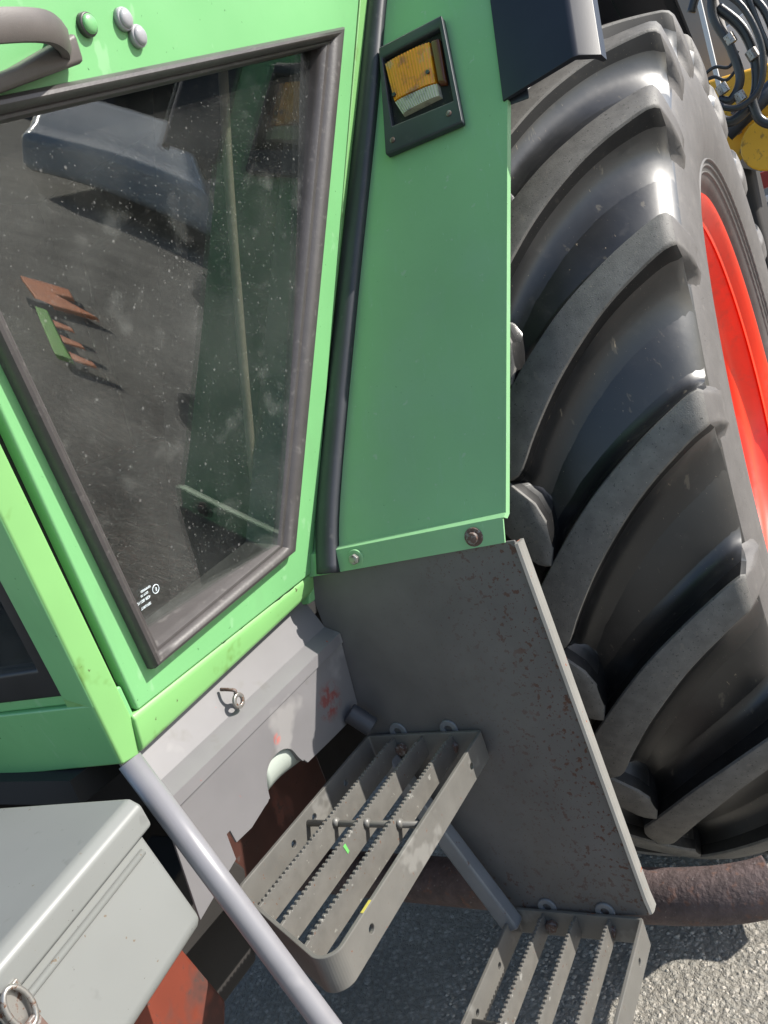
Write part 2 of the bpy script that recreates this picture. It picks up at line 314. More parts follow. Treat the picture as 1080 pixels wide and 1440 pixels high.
def boxm(c, size, ex=(1, 0, 0), ey=(0, 1, 0), ez=(0, 0, 1)):
    c = Vector(c); ex, ey, ez = Vector(ex).normalized(), Vector(ey).normalized(), Vector(ez).normalized()
    v = [c + ex*(a*size[0]/2) + ey*(b*size[1]/2) + ez*(d*size[2]/2) for a in (-1, 1) for b in (-1, 1) for d in (-1, 1)]
    return (v, [(0, 1, 3, 2), (4, 6, 7, 5), (0, 4, 5, 1), (2, 3, 7, 6), (0, 2, 6, 4), (1, 5, 7, 3)])
def spline(pts, n=6):
    pts = [Vector(p) for p in pts]; out = []
    for i in range(len(pts)-1):
        p0 = pts[max(0, i-1)]; p1 = pts[i]; p2 = pts[i+1]; p3 = pts[min(len(pts)-1, i+2)]
        for k in range(n):
            t = k/n; out.append(0.5*((2*p1) + (p2-p0)*t + (2*p0-5*p1+4*p2-p3)*t*t + (3*p1-p0-3*p2+p3)*t**3))
    out.append(pts[-1]); return out
def tubem(path, r, seg=14, prof=None, caps=True, up=None):
    """sweep a circle (or profile list of (a,b)) along a path; r may be a list"""
    path = [Vector(p) for p in path]; n = len(path); v = []; f = []
    prev = None
    for i, p in enumerate(path):
        t = (path[min(i+1, n-1)] - path[max(i-1, 0)]).normalized()
        if prev is None:
            a = Vector(up) if up else (Vector((0, 0, 1)) if abs(t.z) < 0.9 else Vector((1, 0, 0)))
        else: a = prev
        a = (a - t*a.dot(t)).normalized(); b = t.cross(a); prev = a
        rr = r[i] if isinstance(r, (list, tuple)) else r
        pr = prof or [(math.cos(2*math.pi*k/seg), math.sin(2*math.pi*k/seg)) for k in range(seg)]
        v += [p + a*(x*rr) + b*(y*rr) for x, y in pr]
    s = len(pr)
    for i in range(n-1):
        for k in range(s): f.append((i*s+k, i*s+(k+1) % s, (i+1)*s+(k+1) % s, (i+1)*s+k))
    if caps: f.append(tuple(range(s))); f.append(tuple((n-1)*s+k for k in range(s)))
    return (v, f)
def lathe_y(prof, c, seg=96, closed=False):
    """prof: (y, r) rotated about the axle line through c (x, z)"""
    v = []; f = []; n = len(prof)
    for k in range(seg):
        a = 2*math.pi*k/seg
        v += [(c[0]-r*math.cos(a), y, c[1]+r*math.sin(a)) for y, r in prof]
    for k in range(seg):
        k2 = (k+1) % seg
        for i in range(n if closed else n-1):
            j = (i+1) % n; f.append((k*n+i, k*n+j, k2*n+j, k2*n+i))
    return (v, f)
def join(*parts):
    v = []; f = []
    for pv, pf in parts:
        o = len(v); v += list(pv); f += [tuple(i+o for i in q) for q in pf]
    return (v, f)
def discm(c, n, r, h, seg=20, dome=0.0):
    """short cylinder with optional domed cap, axis n, from c outwards"""
    c, n = Vector(c), Vector(n).normalized(); a = n.orthogonal().normalized(); b = n.cross(a); v = []; f = []
    rings = [(r, 0), (r, h)]
    if dome: rings += [(r*0.86, h+dome*0.45), (r*0.6, h+dome*0.8), (r*0.3, h+dome*0.96), (r*0.02, h+dome)]
    for rr, z in rings: v += [c + n*z + a*(rr*math.cos(2*math.pi*k/seg)) + b*(rr*math.sin(2*math.pi*k/seg)) for k in range(seg)]
    for i in range(len(rings)-1):
        for k in range(seg): f.append((i*seg+k, i*seg+(k+1) % seg, (i+1)*seg+(k+1) % seg, (i+1)*seg+k))
    f.append(tuple(range(seg))[::-1]); f.append(tuple((len(rings)-1)*seg+k for k in range(seg)))
    return (v, f)
def ringm(c, n, r1, r2, h, seg=24):
    c, n = Vector(c), Vector(n).normalized(); a = n.orthogonal().normalized(); b = n.cross(a); v = []; f = []
    for rr, z in ((r1, 0), (r2, 0), (r2, h*0.7), (r2*0.93, h), (r1*1.1, h), (r1, h*0.8)):
        v += [c + n*z + a*(rr*math.cos(2*math.pi*k/seg)) + b*(rr*math.sin(2*math.pi*k/seg)) for k in range(seg)]
    for i in range(6):
        j = (i+1) % 6
        for k in range(seg): f.append((i*seg+k, i*seg+(k+1) % seg, j*seg+(k+1) % seg, j*seg+k))
    return (v, f)
def circle(c, ex, ey, r, seg=16):
    c, ex, ey = Vector(c), Vector(ex), Vector(ey)
    return [c + ex*(r*math.cos(2*math.pi*k/seg)) + ey*(r*math.sin(2*math.pi*k/seg)) for k in range(seg)]

# the two leaning planes of the cab side
DN = Vector((0, -0.970, -0.2425))                      # door faces outward and slightly down (it leans out towards the top)
def D(x, z, off=0.0): return Vector((x, 0.70-0.25*(z-0.9724), z)) + DN*off
FN = Vector((-0.8908, 0, 0.4543))                      # fender front leans back
def Fp(y, z, off=0.0): return Vector((0.874+0.51*(z-0.977), y, z)) + FN*off

# ------------------------------------------------------------------ ground
GZ = -0.03
def gridm(x0, x1, y0, y1, nx, ny, zf):
    v = [(x0+(x1-x0)*i/nx, y0+(y1-y0)*j/ny, zf()) for j in range(ny+1) for i in range(nx+1)]
    f = [(j*(nx+1)+i, j*(nx+1)+i+1, (j+1)*(nx+1)+i+1, (j+1)*(nx+1)+i) for j in range(ny) for i in range(nx)]
    return (v, f)
tag(mk('ground', ([(-120, -120, GZ), (120, -120, GZ), (120, 120, GZ), (-120, 120, GZ)], [(0, 1, 2, 3)]), 'ground'), kind='structure')
# loose grit on the asphalt by the wheel
ico = [(0, 0, 1), (0.89, 0, 0.45), (0.28, 0.85, 0.45), (-0.72, 0.53, 0.45), (-0.72, -0.53, 0.45), (0.28, -0.85, 0.45)]
gv, gf = [], []
for i in range(5200):
    x, y = random.uniform(0.95, 1.75), random.uniform(0.12, 0.95)
    s = random.choice((0.0018, 0.0022, 0.003, 0.003, 0.004, 0.0055)); o = len(gv); a = random.uniform(0, 6.28)
    sx, sy, sz = s*random.uniform(.8, 1.4), s*random.uniform(.7, 1.2), s*random.uniform(.45, .85)
    for q in ico:
        px, py = q[0]*sx, q[1]*sy
        gv.append((x+px*math.cos(a)-py*math.sin(a), y+px*math.sin(a)+py*math.cos(a), GZ-0.0008+q[2]*sz if q[2] > 0.9 else GZ+0.0002+(q[2]-0.45)*sz))
    gf += [(o, o+1, o+2), (o, o+2, o+3), (o, o+3, o+4), (o, o+4, o+5), (o, o+5, o+1)]
tag(mk('grit', (gv, gf), 'stone', recalc=False), 'loose grit strewn over the asphalt beside the wheel', 'grit', kind='stuff')

# ------------------------------------------------------------------ tractor
T = empty('tractor', (1.1, 0.95, GZ), 'green tractor with red rim, large black rear tyre and grey steps', 'tractor')

# --- cab shell: pillar, sill, strip
def slab(pts_off, name, m_, parent=T, **k):
    """pts: list of (x,z) on door plane; thickness from off0 inward"""
    pts, o0, o1 = pts_off
    return mk(name, prism([D(x, z, o0) for x, z in pts], DN*(o1-o0)), m_, parent, **k)
ZT = 1.86
def xl(x0, z0, z, s): return x0 + s*(z-z0)
pil = [(0.492, 0.925), (0.519, 0.921), (0.519, 0.966), (xl(0.514, .966, ZT, -.22), ZT), (xl(0.492, .927, ZT, -.215), ZT)]
slab((pil, 0.0, -0.045), 'door_pillar', 'green_sill', bevel=0.004)
# sill under the door, folded so that its face tips up to the light
sp = [(0.7005, 0.969), (0.6985, 0.962), (0.7035, 0.932), (0.709, 0.925), (0.75, 0.925), (0.75, 0.969)]
def sillpt(y, z, x):
    t = (x-0.515)/(0.884-0.515); return Vector((x, y, z + 0.010*t + (0.016*t if z < 0.95 else 0)))
sill_v = [sillpt(y, z, 0.517) for y, z in sp] + [sillpt(y, z, 0.884) for y, z in sp]
n_ = len(sp)
mk('door_sill', (sill_v, [tuple(range(n_)), tuple(range(n_, 2*n_))] + [(i, (i+1) % n_, n_+(i+1) % n_, n_+i) for i in range(n_)]), 'green_sill', T, bevel=0.003)
# dark weatherstrip seen in the gaps round the door
gapp = [(0.508, 0.957), (0.882, 0.967), (xl(0.882, .967, ZT, .455), ZT), (xl(0.508, .957, ZT, -.22), ZT)]
gapi = [(0.56, 1.0), (0.83, 1.01), (xl(0.83, 1.01, ZT, .44), ZT-0.01), (xl(0.56, 1.0, ZT, -.22), ZT-0.01)]
mk('weatherstrip', prism([D(x, z, -0.012) for x, z in gapp], DN*-0.02, [[D(x, z, -0.012) for x, z in gapi]]), 'black_gap', T)
# crumbling foam lip at the bottom gap
lipv = []
for k in range(26):
    t = k/25; x = 0.532+0.30*t; lipv.append(D(x, 0.9655+0.0105*t+random.uniform(-.0012, .0012), -0.004))
mk('weatherstrip_lip', tubem(lipv, [random.uniform(0.0022, 0.0042) for _ in lipv], 8), 'black_gap', T, smooth=True)
# rear pillar flange beside the door
stp = [(0.880, 0.972), (0.906, 0.972), (xl(0.906, .972, ZT, .466), ZT), (xl(0.882, .972, ZT, .448), ZT)]
slab((stp, -0.004, -0.03), 'rear_pillar', 'green_sill', bevel=0.002)
# bent edge below the rear pillar
mk('pillar_foot', prism([(0.872, 0.702, 0.972), (0.893, 0.690, 0.972), (0.889, 0.703, 0.940), (0.868, 0.715, 0.936)], (0, 0.03, 0)), 'green', T, bevel=0.002)

# --- door
dz0 = .977
dout = [(0.526, 0.9685), (0.8735, 0.9785), (xl(0.8735, .9785, ZT, .443), ZT), (xl(0.526, .9685, ZT, -.215), ZT)]
so = [(0.550, 1.005), (0.830, 1.028), (1.131, 1.672), (0.421, 1.511)]
si = [(0.566, 1.0265), (0.799, 1.049), (1.071, 1.640), (0.446, 1.497)]
mid = [((a[0]+b[0])/2, (a[1]+b[1])/2) for a, b in zip(so, si)]
door = mk('door', prism([D(x, z, 0.002) for x, z in dout], DN*-0.028, [[D(x, z, 0.002) for x, z in mid]]), 'green', T, bevel=0.0035,
          label='green cab door with a tapering dusty window')
# rubber window seal swept round the pane
prof = [(0.0, 0.0), (0.0, 0.006), (0.06, 0.011), (0.18, 0.0145), (0.34, 0.0155), (0.50, 0.014), (0.62, 0.010), (0.68, 0.0065), (0.74, 0.0075), (0.86, 0.007), (0.96, 0.003), (1.0, -0.004), (1.0, -0.045), (0.0, -0.018)]
sv, sf = [], []
NS = 10
ring = []
for i in range(4):
    for k in range(NS):
        t = k/NS; a, b = Vector(so[i]), Vector(so[(i+1) % 4]); c, d = Vector(si[i]), Vector(si[(i+1) % 4])
        ring.append((a.lerp(b, t), c.lerp(d, t)))
for o_, i_ in ring:
    for t, h in prof:
        q = o_.lerp(i_, t); sv.append(D(q.x, q.y, 0.002+h))
np_ = len(prof); nr = len(ring)
for i in range(nr):
    for k in range(np_): sf.append((i*np_+k, i*np_+(k+1) % np_, ((i+1) % nr)*np_+(k+1) % np_, ((i+1) % nr)*np_+k))
seal = mk('window_seal', (sv, sf), 'rubber_seal', door, bevel=0.0)
for p in seal.data.polygons: p.use_smooth = True
e_ = seal.modifiers.new("es", 'EDGE_SPLIT'); e_.split_angle = R(35)
pq = [(so[i][0]*.35+si[i][0]*.65, so[i][1]*.35+si[i][1]*.65) for i in range(4)]
pvv, pff = [], []
NG = 16
for side_ in (0, 1):                                   # 5 mm safety glass, its bow made up to mirror more asphalt
    for j in range(NG+1):
        t = j/NG; a = Vector(pq[0]).lerp(Vector(pq[3]), t); b = Vector(pq[1]).lerp(Vector(pq[2]), t)
        for i in range(NG+1):
            q = a.lerp(b, i/NG); bow = ((i/NG)-0.5)*(b-a).length*math.tan(R(9))*(1-t)**1.4
            pvv.append(D(q.x, q.y, -0.012+bow-0.005*side_))
n1 = (NG+1)**2
for j in range(NG):
    for i in range(NG):
        k = j*(NG+1)+i; pff.append((k, k+1, k+NG+2, k+NG+1)); pff.append((n1+k, n1+k+NG+1, n1+k+NG+2, n1+k+1))
edge = [i for i in range(NG+1)] + [(j+1)*(NG+1)+NG for j in range(NG)] + [NG*(NG+1)+i for i in range(NG-1, -1, -1)] + [j*(NG+1) for j in range(NG-1, 0, -1)]
for a, b in zip(edge, edge[1:]+edge[:1]): pff.append((a, b, n1+b, n1+a))
pane = mk('window_pane', (pvv, pff), 'glass', door, smooth=True)
pane.modifiers.new("es", 'EDGE_SPLIT').split_angle = R(40)
# etched approval mark
def text(body, size, org, ex, ey, name, m_, parent, ext=0.00015):
    cu = bpy.data.curves.new(name, 'FONT'); cu.body = body; cu.size = size; cu.align_x = 'CENTER'; cu.align_y = 'CENTER'; cu.extrude = ext
    ob = bpy.data.objects.new(name, cu); sc.collection.objects.link(ob)
    bpy.context.view_layer.update(); dg = bpy.context.evaluated_depsgraph_get(); me = bpy.data.meshes.new_from_object(ob.evaluated_get(dg))
    bpy.data.objects.remove(ob); bpy.data.curves.remove(cu)
    ex, ey = Vector(ex).normalized(), Vector(ey).normalized(); ez = ex.cross(ey); org = Vector(org)
    bm = bmesh.new(); bm.from_mesh(me); bpy.data.meshes.remove(me)
    for v in bm.verts: v.co = org + ex*v.co.x + ey*v.co.y + ez*v.co.z
    return mk(name, bm, m_, parent, recalc=False)
ED = Vector((1, 0, 0.05)).normalized(); EU = Vector((0, -0.2425, 0.970))
for body, s, x, z in (("SEKURIT", .0042, .591, 1.0545), ("43R-001108", .0048, .5885, 1.0615), ("DOT 30", .0034, .592, 1.0675), ("TEMPERED", .0034, .595, 1.0725)):
    text(body, s, D(x, z, -.012-(0.68-x)*.14+.0006), -ED, -EU, 'etched_mark', 'etch', door)
text("E", .0055, D(.609, 1.0665, -.0225), -ED, -EU, 'etched_mark', 'etch', door)
mk('etched_mark', ringm(D(.609, 1.0665, -.0232), DN, .0046, .0053, .0006), 'etch', door)
# three caps above the window
for (x, z, m_) in ((0.644, 1.603, 'green'), (0.694, 1.615, 'button'), (0.710, 1.603, 'button')):
    q = mk('cap_ring', ringm(D(x, z, 0.002), DN, 0.0075, 0.0105, 0.006), 'button' if m_ == 'button' else 'rubber_seal', door, smooth=True)
    mk('cap', discm(D(x, z, 0.003), DN, 0.0085, 0.006, 20, 0.003), m_, door, smooth=True)
# grab handle: flat bar standing off the door with a broad foot
hp = [D(0.28, 1.510, .050), D(0.40, 1.5515, .052), D(0.49, 1.570, .052), D(0.545, 1.579, .049), D(0.574, 1.579, .038), D(0.596, 1.580, .018), D(0.602, 1.581, 0.002)]
hpath = spline(hp, 6)
rr = [(0.0055, 0.0125) for _ in hpath]
hv, hf = [], []
pr = [(1, .55), (.55, 1), (-.55, 1), (-1, .55), (-1, -.55), (-.55, -1), (.55, -1), (1, -.55)]
for i, p in enumerate(hpath):
    t = (hpath[min(i+1, len(hpath)-1)]-hpath[max(i-1, 0)]).normalized()
    u = EU.copy(); u = (u - t*u.dot(t)).normalized(); b_ = t.cross(u)
    k = i/len(hpath); wd = 0.0118 + (0.006*max(0, (k-.7)/.3))
    hv += [p + b_*(x*0.006) + u*(y*wd) for x, y in pr]
for i in range(len(hpath)-1):
    for k in range(8): hf.append((i*8+k, i*8+(k+1) % 8, (i+1)*8+(k+1) % 8, (i+1)*8+k))
hf.append(tuple(range(8))); hf.append(tuple((len(hpath)-1)*8+k for k in range(8)))
hd_ = mk('door_handle', (hv, hf), 'handle', door, bevel=0.0)
for p in hd_.data.polygons: p.use_smooth = True
hd_.modifiers.new("es", 'EDGE_SPLIT').split_angle = R(50)
mk('handle_foot', prism([D(0.612, 1.590, .003), D(0.616, 1.567, .003), D(0.50, 1.528, .003), D(0.47, 1.522, .003), D(0.47, 1.530, .003), D(0.54, 1.556, .003)], DN*0.018), 'handle', door, bevel=0.004)

# --- cab front corner with its little window (faces forward)
def CF(y, z, off=0.0): return Vector((0.4915-0.215*(z-0.927)-off, y-0.25*(z-0.927), z))
def slabF(name, pts, m_, o0=0, o1=-0.03, parent=T, **k):
    return mk(name, prism([CF(y, z, o0) for y, z in pts], Vector((-(o1-o0), 0, 0))), m_, parent, **k)
slabF('front_sill', [(0.7125, 0.927), (1.6, 0.876), (1.6, 0.99), (0.7125, 1.005)], 'green', 0, -0.04, bevel=0.003)
slabF('front_sill_fold', [(0.735, 1.0045), (1.6, 0.989), (1.6, 1.012), (0.735, 1.022)], 'green', -0.006, -0.04, bevel=0.003)
slabF('pillar_return', [(0.7125, 1.0), (0.752, 1.015), (0.772, ZT), (0.7125, ZT)], 'green', 0.0, -0.03, bevel=0.002)
wo_ = [(0.752, 1.016), (1.58, 1.006), (1.58, ZT), (0.772, ZT)]; wi_ = [(0.776, 1.052), (1.54, 1.040), (1.54, ZT-.04), (0.792, ZT-.04)]
mk('front_window_seal', prism([CF(y, z, -0.004) for y, z in wo_], (0.02, 0, 0), [[CF(y, z, -0.004) for y, z in wi_]]), 'window_rubber', T, bevel=0.004)
mk('front_window_pane', prism([CF(y, z, -0.014) for y, z in [(0.768, 1.043), (1.55, 1.03), (1.55, ZT-.03), (0.782, ZT-.03)]], (0.005, 0, 0)), 'glass', T)

# --- inside of the cab: floor, far wall, seat, rear wall, pillar trim
mk('cab_floor', boxm((1.05, 1.25, 0.905), (1.15, 0.94, 0.03)), 'interior', T)
mk('cab_far_side', boxm((0.98, 1.72, 1.38), (1.3, 0.03, 0.98)), 'interior', T)
mk('cab_rear_wall', boxm((1.62, 1.22, 1.38), (0.03, 1.0, 0.98)), 'interior', T)
mk('cab_ceiling', boxm((0.96, 1.12, 1.885), (1.4, 1.24, 0.03)), 'interior', T)
seat = mk('driver_seat', boxm((1.22, 1.22, 1.14), (0.46, 0.46, 0.14)), 'interior', T, bevel=0.04)
mk('backrest', boxm((1.43, 1.22, 1.42), (0.12, 0.46, 0.5), ex=(1, 0, -.15), ez=(.15, 0, 1)), 'interior', seat, bevel=0.04)
mk('inner_fender', prism([(0.93, 0.74, 0.93), (1.58, 0.74, 0.93), (1.58, 0.74, 1.45), (1.2, 0.74, 1.4)], (0, 0.22, 0)), 'interior', T, bevel=0.03)
# curved inner pillar trim seen through the pane
tp = spline([(0.872, 0.736, 1.035), (0.856, 0.722, 1.08), (0.848, 0.712, 1.13), (0.855, 0.695, 1.199), (0.872, 0.662, 1.332), (0.896, 0.62, 1.499), (0.918, 0.589, 1.621), (0.93, 0.57, 1.70)], 6)
mk('inner_trim', tubem(tp, 0.0062, 10), 'trim', T, smooth=True)
mk('quarter_trim', prism([(0.885, 0.712, 0.96), (0.885, 1.0, 0.96), (1.32, 1.0, 1.84), (1.32, 0.505, 1.84)], (0.02, 0, -0.01)), 'interior', T)

# --- fender front, running on over the wheel
def fy_out(z): return 0.40 + (0.327-0.40)*min(1, (z-0.975)/(1.489-0.975))
fpath = [(0.8725, 0.974), (0.8795, 1.003)] + [(0.874+0.51*(z-0.977), z) for z in (1.006, 1.10, 1.25, 1.40, 1.489, 1.6, 1.72, 1.80)]
fpath += [(1.37, 1.87), (1.50, 1.905), (1.68, 1.91), (1.9, 1.88), (2.15, 1.79), (2.36, 1.70), (2.55, 1.585), (2.70, 1.44)]
fv, ff = [], []
for (x, z) in fpath:
    yo = fy_out(z) if x < 1.3 else 0.327
    fv += [Vector((x, y, z)) for y in (yo, yo+0.002, yo+0.1, 0.70-0.25*(min(z, 1.70)-0.9724)+0.006)]
nf = len(fpath)
for i in range(nf-1):
    for k in range(3): ff.append((i*4+k, i*4+k+1, (i+1)*4+k+1, (i+1)*4+k))
fend = mk('fender', (fv, ff), 'green_fender', T)
so_ = fend.modifiers.new("solid", 'SOLIDIFY'); so_.thickness = 0.003; so_.offset = 0
# folded outer edge of the fender that catches the sun
ev, ef = [], []
for (x, z) in fpath[1:7]:
    y = fy_out(z)
    ev += [Vector((x-0.0015, y-0.0015, z+.0008)), Vector((x+0.008, y-0.0015, z-.004)), Vector((x+0.008, y+0.0015, z-.004)), Vector((x-0.0015, y+0.003, z+.0008))]
for i in range(5):
    for k in range(4): ef.append((i*4+k, i*4+(k+1) % 4, (i+1)*4+(k+1) % 4, (i+1)*4+k))
ef += [(0, 1, 2, 3), (20, 21, 22, 23)]
mk('fender_edge', (ev, ef), 'green_fender', fend)
for y, z, m_, mm in ((0.617, 0.988, 'zinc', 0), (0.439, 0.987, 'rusty_bolt', 1)):
    q = Vector((0.8755, y, z))
    mk('washer', ringm(q, (-1, 0, .1), 0.004, 0.0125, 0.003), m_ if mm else 'green_fender', fend, smooth=False, bevel=0.0005)
    mk('bolt', discm(q, (-1, 0, .1), 0.0075, 0.0085, 6 if not mm else 10, 0.0015), m_, fend, bevel=0.0006)
# rubber profile between fender and cab
cl = [(0.6645, 0.664, 0.974), (0.655, 0.655, 1.068), (0.5965, 0.598, 1.331), (0.541, 0.54, 1.56), (0.506, 0.506, 1.722), (0.47, .47, 1.86)]
path = [Fp(a, z, 0.004) for a, b, z in cl]
mk('fender_seal', tubem(spline(path, 6), 1, prof=[(0.008, 0.0165), (0.011, 0.010), (0.012, 0), (0.009, -0.010), (0.006, -0.0165), (-0.004, -0.018), (-0.004, 0.018)], up=FN), 'rubber_dark', T, smooth=True, bevel=0.0)

# --- black fender extension over the tyre
xp = [(0.874+0.51*(z-0.977), z) for z in (1.475, 1.50, 1.56, 1.62, 1.72, 1.80)] + [(1.37, 1.874), (1.50, 1.91), (1.68, 1.916), (1.9, 1.886), (2.15, 1.797), (2.35, 1.708), (2.54, 1.60), (2.66, 1.50)]
xv, xf = [], []
for i, (x, z) in enumerate(xp):
    a, b = xp[max(0, i-1)], xp[min(len(xp)-1, i+1)]; tx, tz = b[0]-a[0], b[1]-a[1]; l = math.hypot(tx, tz); nx, nz = -tz/l, tx/l
    # outer lip cut at a slant at the lower end
    for k, (y, o) in enumerate(((0.331, 0.005), (0.234, 0.007), (0.226, 0.004), (0.204, -0.016), (0.201, -0.03), (0.206, -0.03), (0.212, -0.018), (0.232, -0.001), (0.331, 0.0))):
        xx, zz = x+nx*o, z+nz*o
        if i == 0: zz += (0.331-y)*0.10 + 0.012; xx += ((0.331-y)*0.10+0.012)*0.51
        xv.append(Vector((xx, y, zz)))
np2 = 9
for i in range(len(xp)-1):
    for k in range(np2): xf.append((i*np2+k, i*np2+(k+1) % np2, (i+1)*np2+(k+1) % np2, (i+1)*np2+k))
xf += [tuple(range(np2)), tuple((len(xp)-1)*np2+k for k in range(np2))]
ext = mk('fender_extension', (xv, xf), 'flare', T, bevel=0.0015)
mk('extension_tab', boxm(Fp(0.315, 1.497, -0.008), (0.03, 0.022, 0.006), ex=(0, 1, 0.1), ey=(.45, 0, .89)), 'black_plastic', ext, bevel=0.002)

lv, lf = [], []
for (x, z) in fpath[8:]:
    lv += [Vector((x+0.010, y, z-0.008)) for y in (0.325, 0.50, 0.72)]
for i in range(len(fpath)-9):
    for k in range(2): lf.append((i*3+k, i*3+k+1, (i+1)*3+k+1, (i+1)*3+k))
ln = mk('arch_dark_sheet', (lv, lf), 'flare', fend); ln.modifiers.new("solid", 'SOLIDIFY').thickness = 0.003  # black sheet added under the fender to make the arch dark

# --- indicator lamp in its black bezel
lamp_out = [(0.504, 1.640), (0.400, 1.635), (0.387, 1.478), (0.509, 1.484)]
lamp_in = [(0.5, 1.622), (0.405, 1.619), (0.397, 1.512), (0.494, 1.520)]
lamp = mk('indicator_lamp', prism([Fp(y, z, 0.003) for y, z in lamp_out], FN*0.012, [[Fp(y, z, 0.003) for y, z in lamp_in]]), 'black_plastic', T, bevel=0.003,
          label='amber and clear indicator lamp in a black bezel')
mk('lamp_backing', prism([Fp(y, z, 0.0025) for y, z in lamp_in], FN*0.002), 'black_gap', lamp)
def lensm(c4, h, inset, ribs=0):
    a = [Fp(y, z, 0.004) for y, z in c4]; cy = sum(y for y, z in c4)/4; cz = sum(z for y, z in c4)/4
    q = [(y+(cy-y)*inset, z+(cz-z)*inset) for y, z in c4]
    if not ribs:
        b = [Fp(y, z, h) for y, z in q]
        return (a+b, [(0, 1, 2, 3), (4, 5, 6, 7)] + [(i, (i+1) % 4, 4+(i+1) % 4, 4+i) for i in range(4)])
    v, f = list(a), [(0, 1, 2, 3)]; n = ribs*2
    for k in range(n+1):
        t = k/n; o = h - (0.0011 if k % 2 else 0) - 0.003*(2*t-1)**4
        y0, z0 = q[0][0]+(q[1][0]-q[0][0])*t, q[0][1]+(q[1][1]-q[0][1])*t; y1, z1 = q[3][0]+(q[2][0]-q[3][0])*t, q[3][1]+(q[2][1]-q[3][1])*t
        v += [Fp(y0, z0, o), Fp(y1, z1, o)]
    for k in range(n): f.append((4+2*k, 4+2*k+1, 4+2*k+3, 4+2*k+2))
    f += [tuple([0]+[4+2*k for k in range(n+1)]+[1]), tuple([3]+[5+2*k for k in range(n+1)]+[2]), (0, 3, 5, 4), (1, 4+2*n, 5+2*n, 2)]
    return (v, f)
mk('amber_lens', lensm([(0.4985, 1.614), (0.423, 1.610), (0.420, 1.5485), (0.489, 1.5535)], 0.0155, 0.04, 15), 'amber', lamp)
mk('clear_lens', lensm([(0.489, 1.5528), (0.418, 1.5478), (0.416, 1.529), (0.478, 1.530)], 0.0150, 0.05, 17), 'clear', lamp)
mk('lamp_side', lensm([(0.4235, 1.613), (0.408, 1.610), (0.404, 1.54), (0.418, 1.545)], 0.013, 0.1), 'brown_lens', lamp, bevel=0.003)
for y, z in ((0.495, 1.499), (0.405, 1.497)):
    mk('bezel_screw', discm(Fp(y, z, 0.0145), FN, 0.0042, 0.0016, 12, 0.0008), 'rusty_bolt', lamp)
for y, z in ((0.430, 1.567), (0.486, 1.561)):
    mk('lens_screw', discm(Fp(y, z, 0.0135), FN, 0.0030, 0.0025, 12), 'black_plastic', lamp)

# --- grey plate below the fender, folded lit edge
XP = 0.877
plate = mk('step_plate', prism([(XP, 0.712, 0.985), (XP, 0.390, 0.973), (XP, 0.3675, 0.434), (XP, 0.575, 0.412), (XP, 0.672, 0.66), (XP, 0.712, 0.73)], (0.004, 0, 0)), 'plate', T, bevel=0.001, label='dark grey upright plate freckled with rust')
pv = []
for (y, z) in ((0.391, 0.969), (0.3685, 0.46), (0.366, 0.438)):
    pv += [Vector((XP-0.003, y-0.001, z)), Vector((XP-0.001, y-0.0045, z)), Vector((XP+0.004, y-0.006, z)), Vector((XP+0.017, y-0.006, z)), Vector((XP+0.017, y-0.002, z)), Vector((XP+0.0045, y+0.001, z))]
pf = []
for i in range(2):
    for k in range(6): pf.append((i*6+k, i*6+(k+1) % 6, (i+1)*6+(k+1) % 6, (i+1)*6+k))
pf += [tuple(range(6)), tuple(range(12, 18))]
mk('folded_edge', (pv, pf), 'plate_edge', plate)

# --- side panel below the sill with pressed bead and cut-outs
def SPY(z):
    if z > 0.888: return 0.711 + (z-0.888)*0.42
    if z > 0.877: return 0.689 + (z-0.877)/(0.011)*0.022
    return 0.689 + (0.877-z)*0.115
sx0, sx1 = 0.500, 0.8755
tv = []
prof_z = [0.955, 0.8885, 0.8772, 0.864]
nx_ = 12
for z in prof_z:
    for i in range(nx_+1):
        x = sx0+(sx1-sx0)*i/nx_; zz = z - 0.006 + 0.012*(x-sx0)/(sx1-sx0)
        tv.append((x, SPY(z)+0.0, zz))
tf = [(j*(nx_+1)+i, j*(nx_+1)+i+1, (j+1)*(nx_+1)+i+1, (j+1)*(nx_+1)+i) for j in range(len(prof_z)-1) for i in range(nx_)]
side = mk('side_panel', (tv, tf), 'grey_steel', T, label='grey pressed side panel under the door sill')
side.modifiers.new("solid", 'SOLIDIFY').thickness = 0.003
low = [(0.500, 0.859), (0.8755, 0.871), (0.8755, 0.772), (0.858, 0.763), (0.840, 0.761), (0.79, 0.763), (0.737, 0.766), (0.724, 0.784), (0.714, 0.803), (0.699, 0.813),
       (0.683, 0.8155), (0.667, 0.812), (0.656, 0.801), (0.652, 0.785), (0.650, 0.772), (0.640, 0.769), (0.61, 0.762), (0.581, 0.764), (0.577, 0.783), (0.571, 0.783), (0.573, 0.748), (0.50, 0.728)]
nl = [(p.x, p.y) for p in spline([(x, z, 0) for x, z in low[6:16]], 5)]
low = low[:6] + nl + low[16:]
mk('side_panel_skirt', prism([Vector((x, SPY(z), z)) for x, z in low], (0, 0.003, 0)), 'grey_steel', side, bevel=0.0008)
# flanged lip of the round notch, pale part behind
mk('pale_tank', tubem(spline([(0.66, 0.735, 0.80), (0.70, 0.737, 0.80), (0.76, 0.74, 0.79)], 4), [0.034]*8+[0.03], 20), 'pale', T, smooth=True)
mk('notch_lip', tubem([Vector((x, SPY(z)+0.012, z)) for x, z in nl[3:-6]], 1, prof=[(0.002, 0.012), (0.002, -0.012), (-0.001, -0.012), (-0.001, 0.012)], up=(1, 0, 0)), 'grey_steel', side)
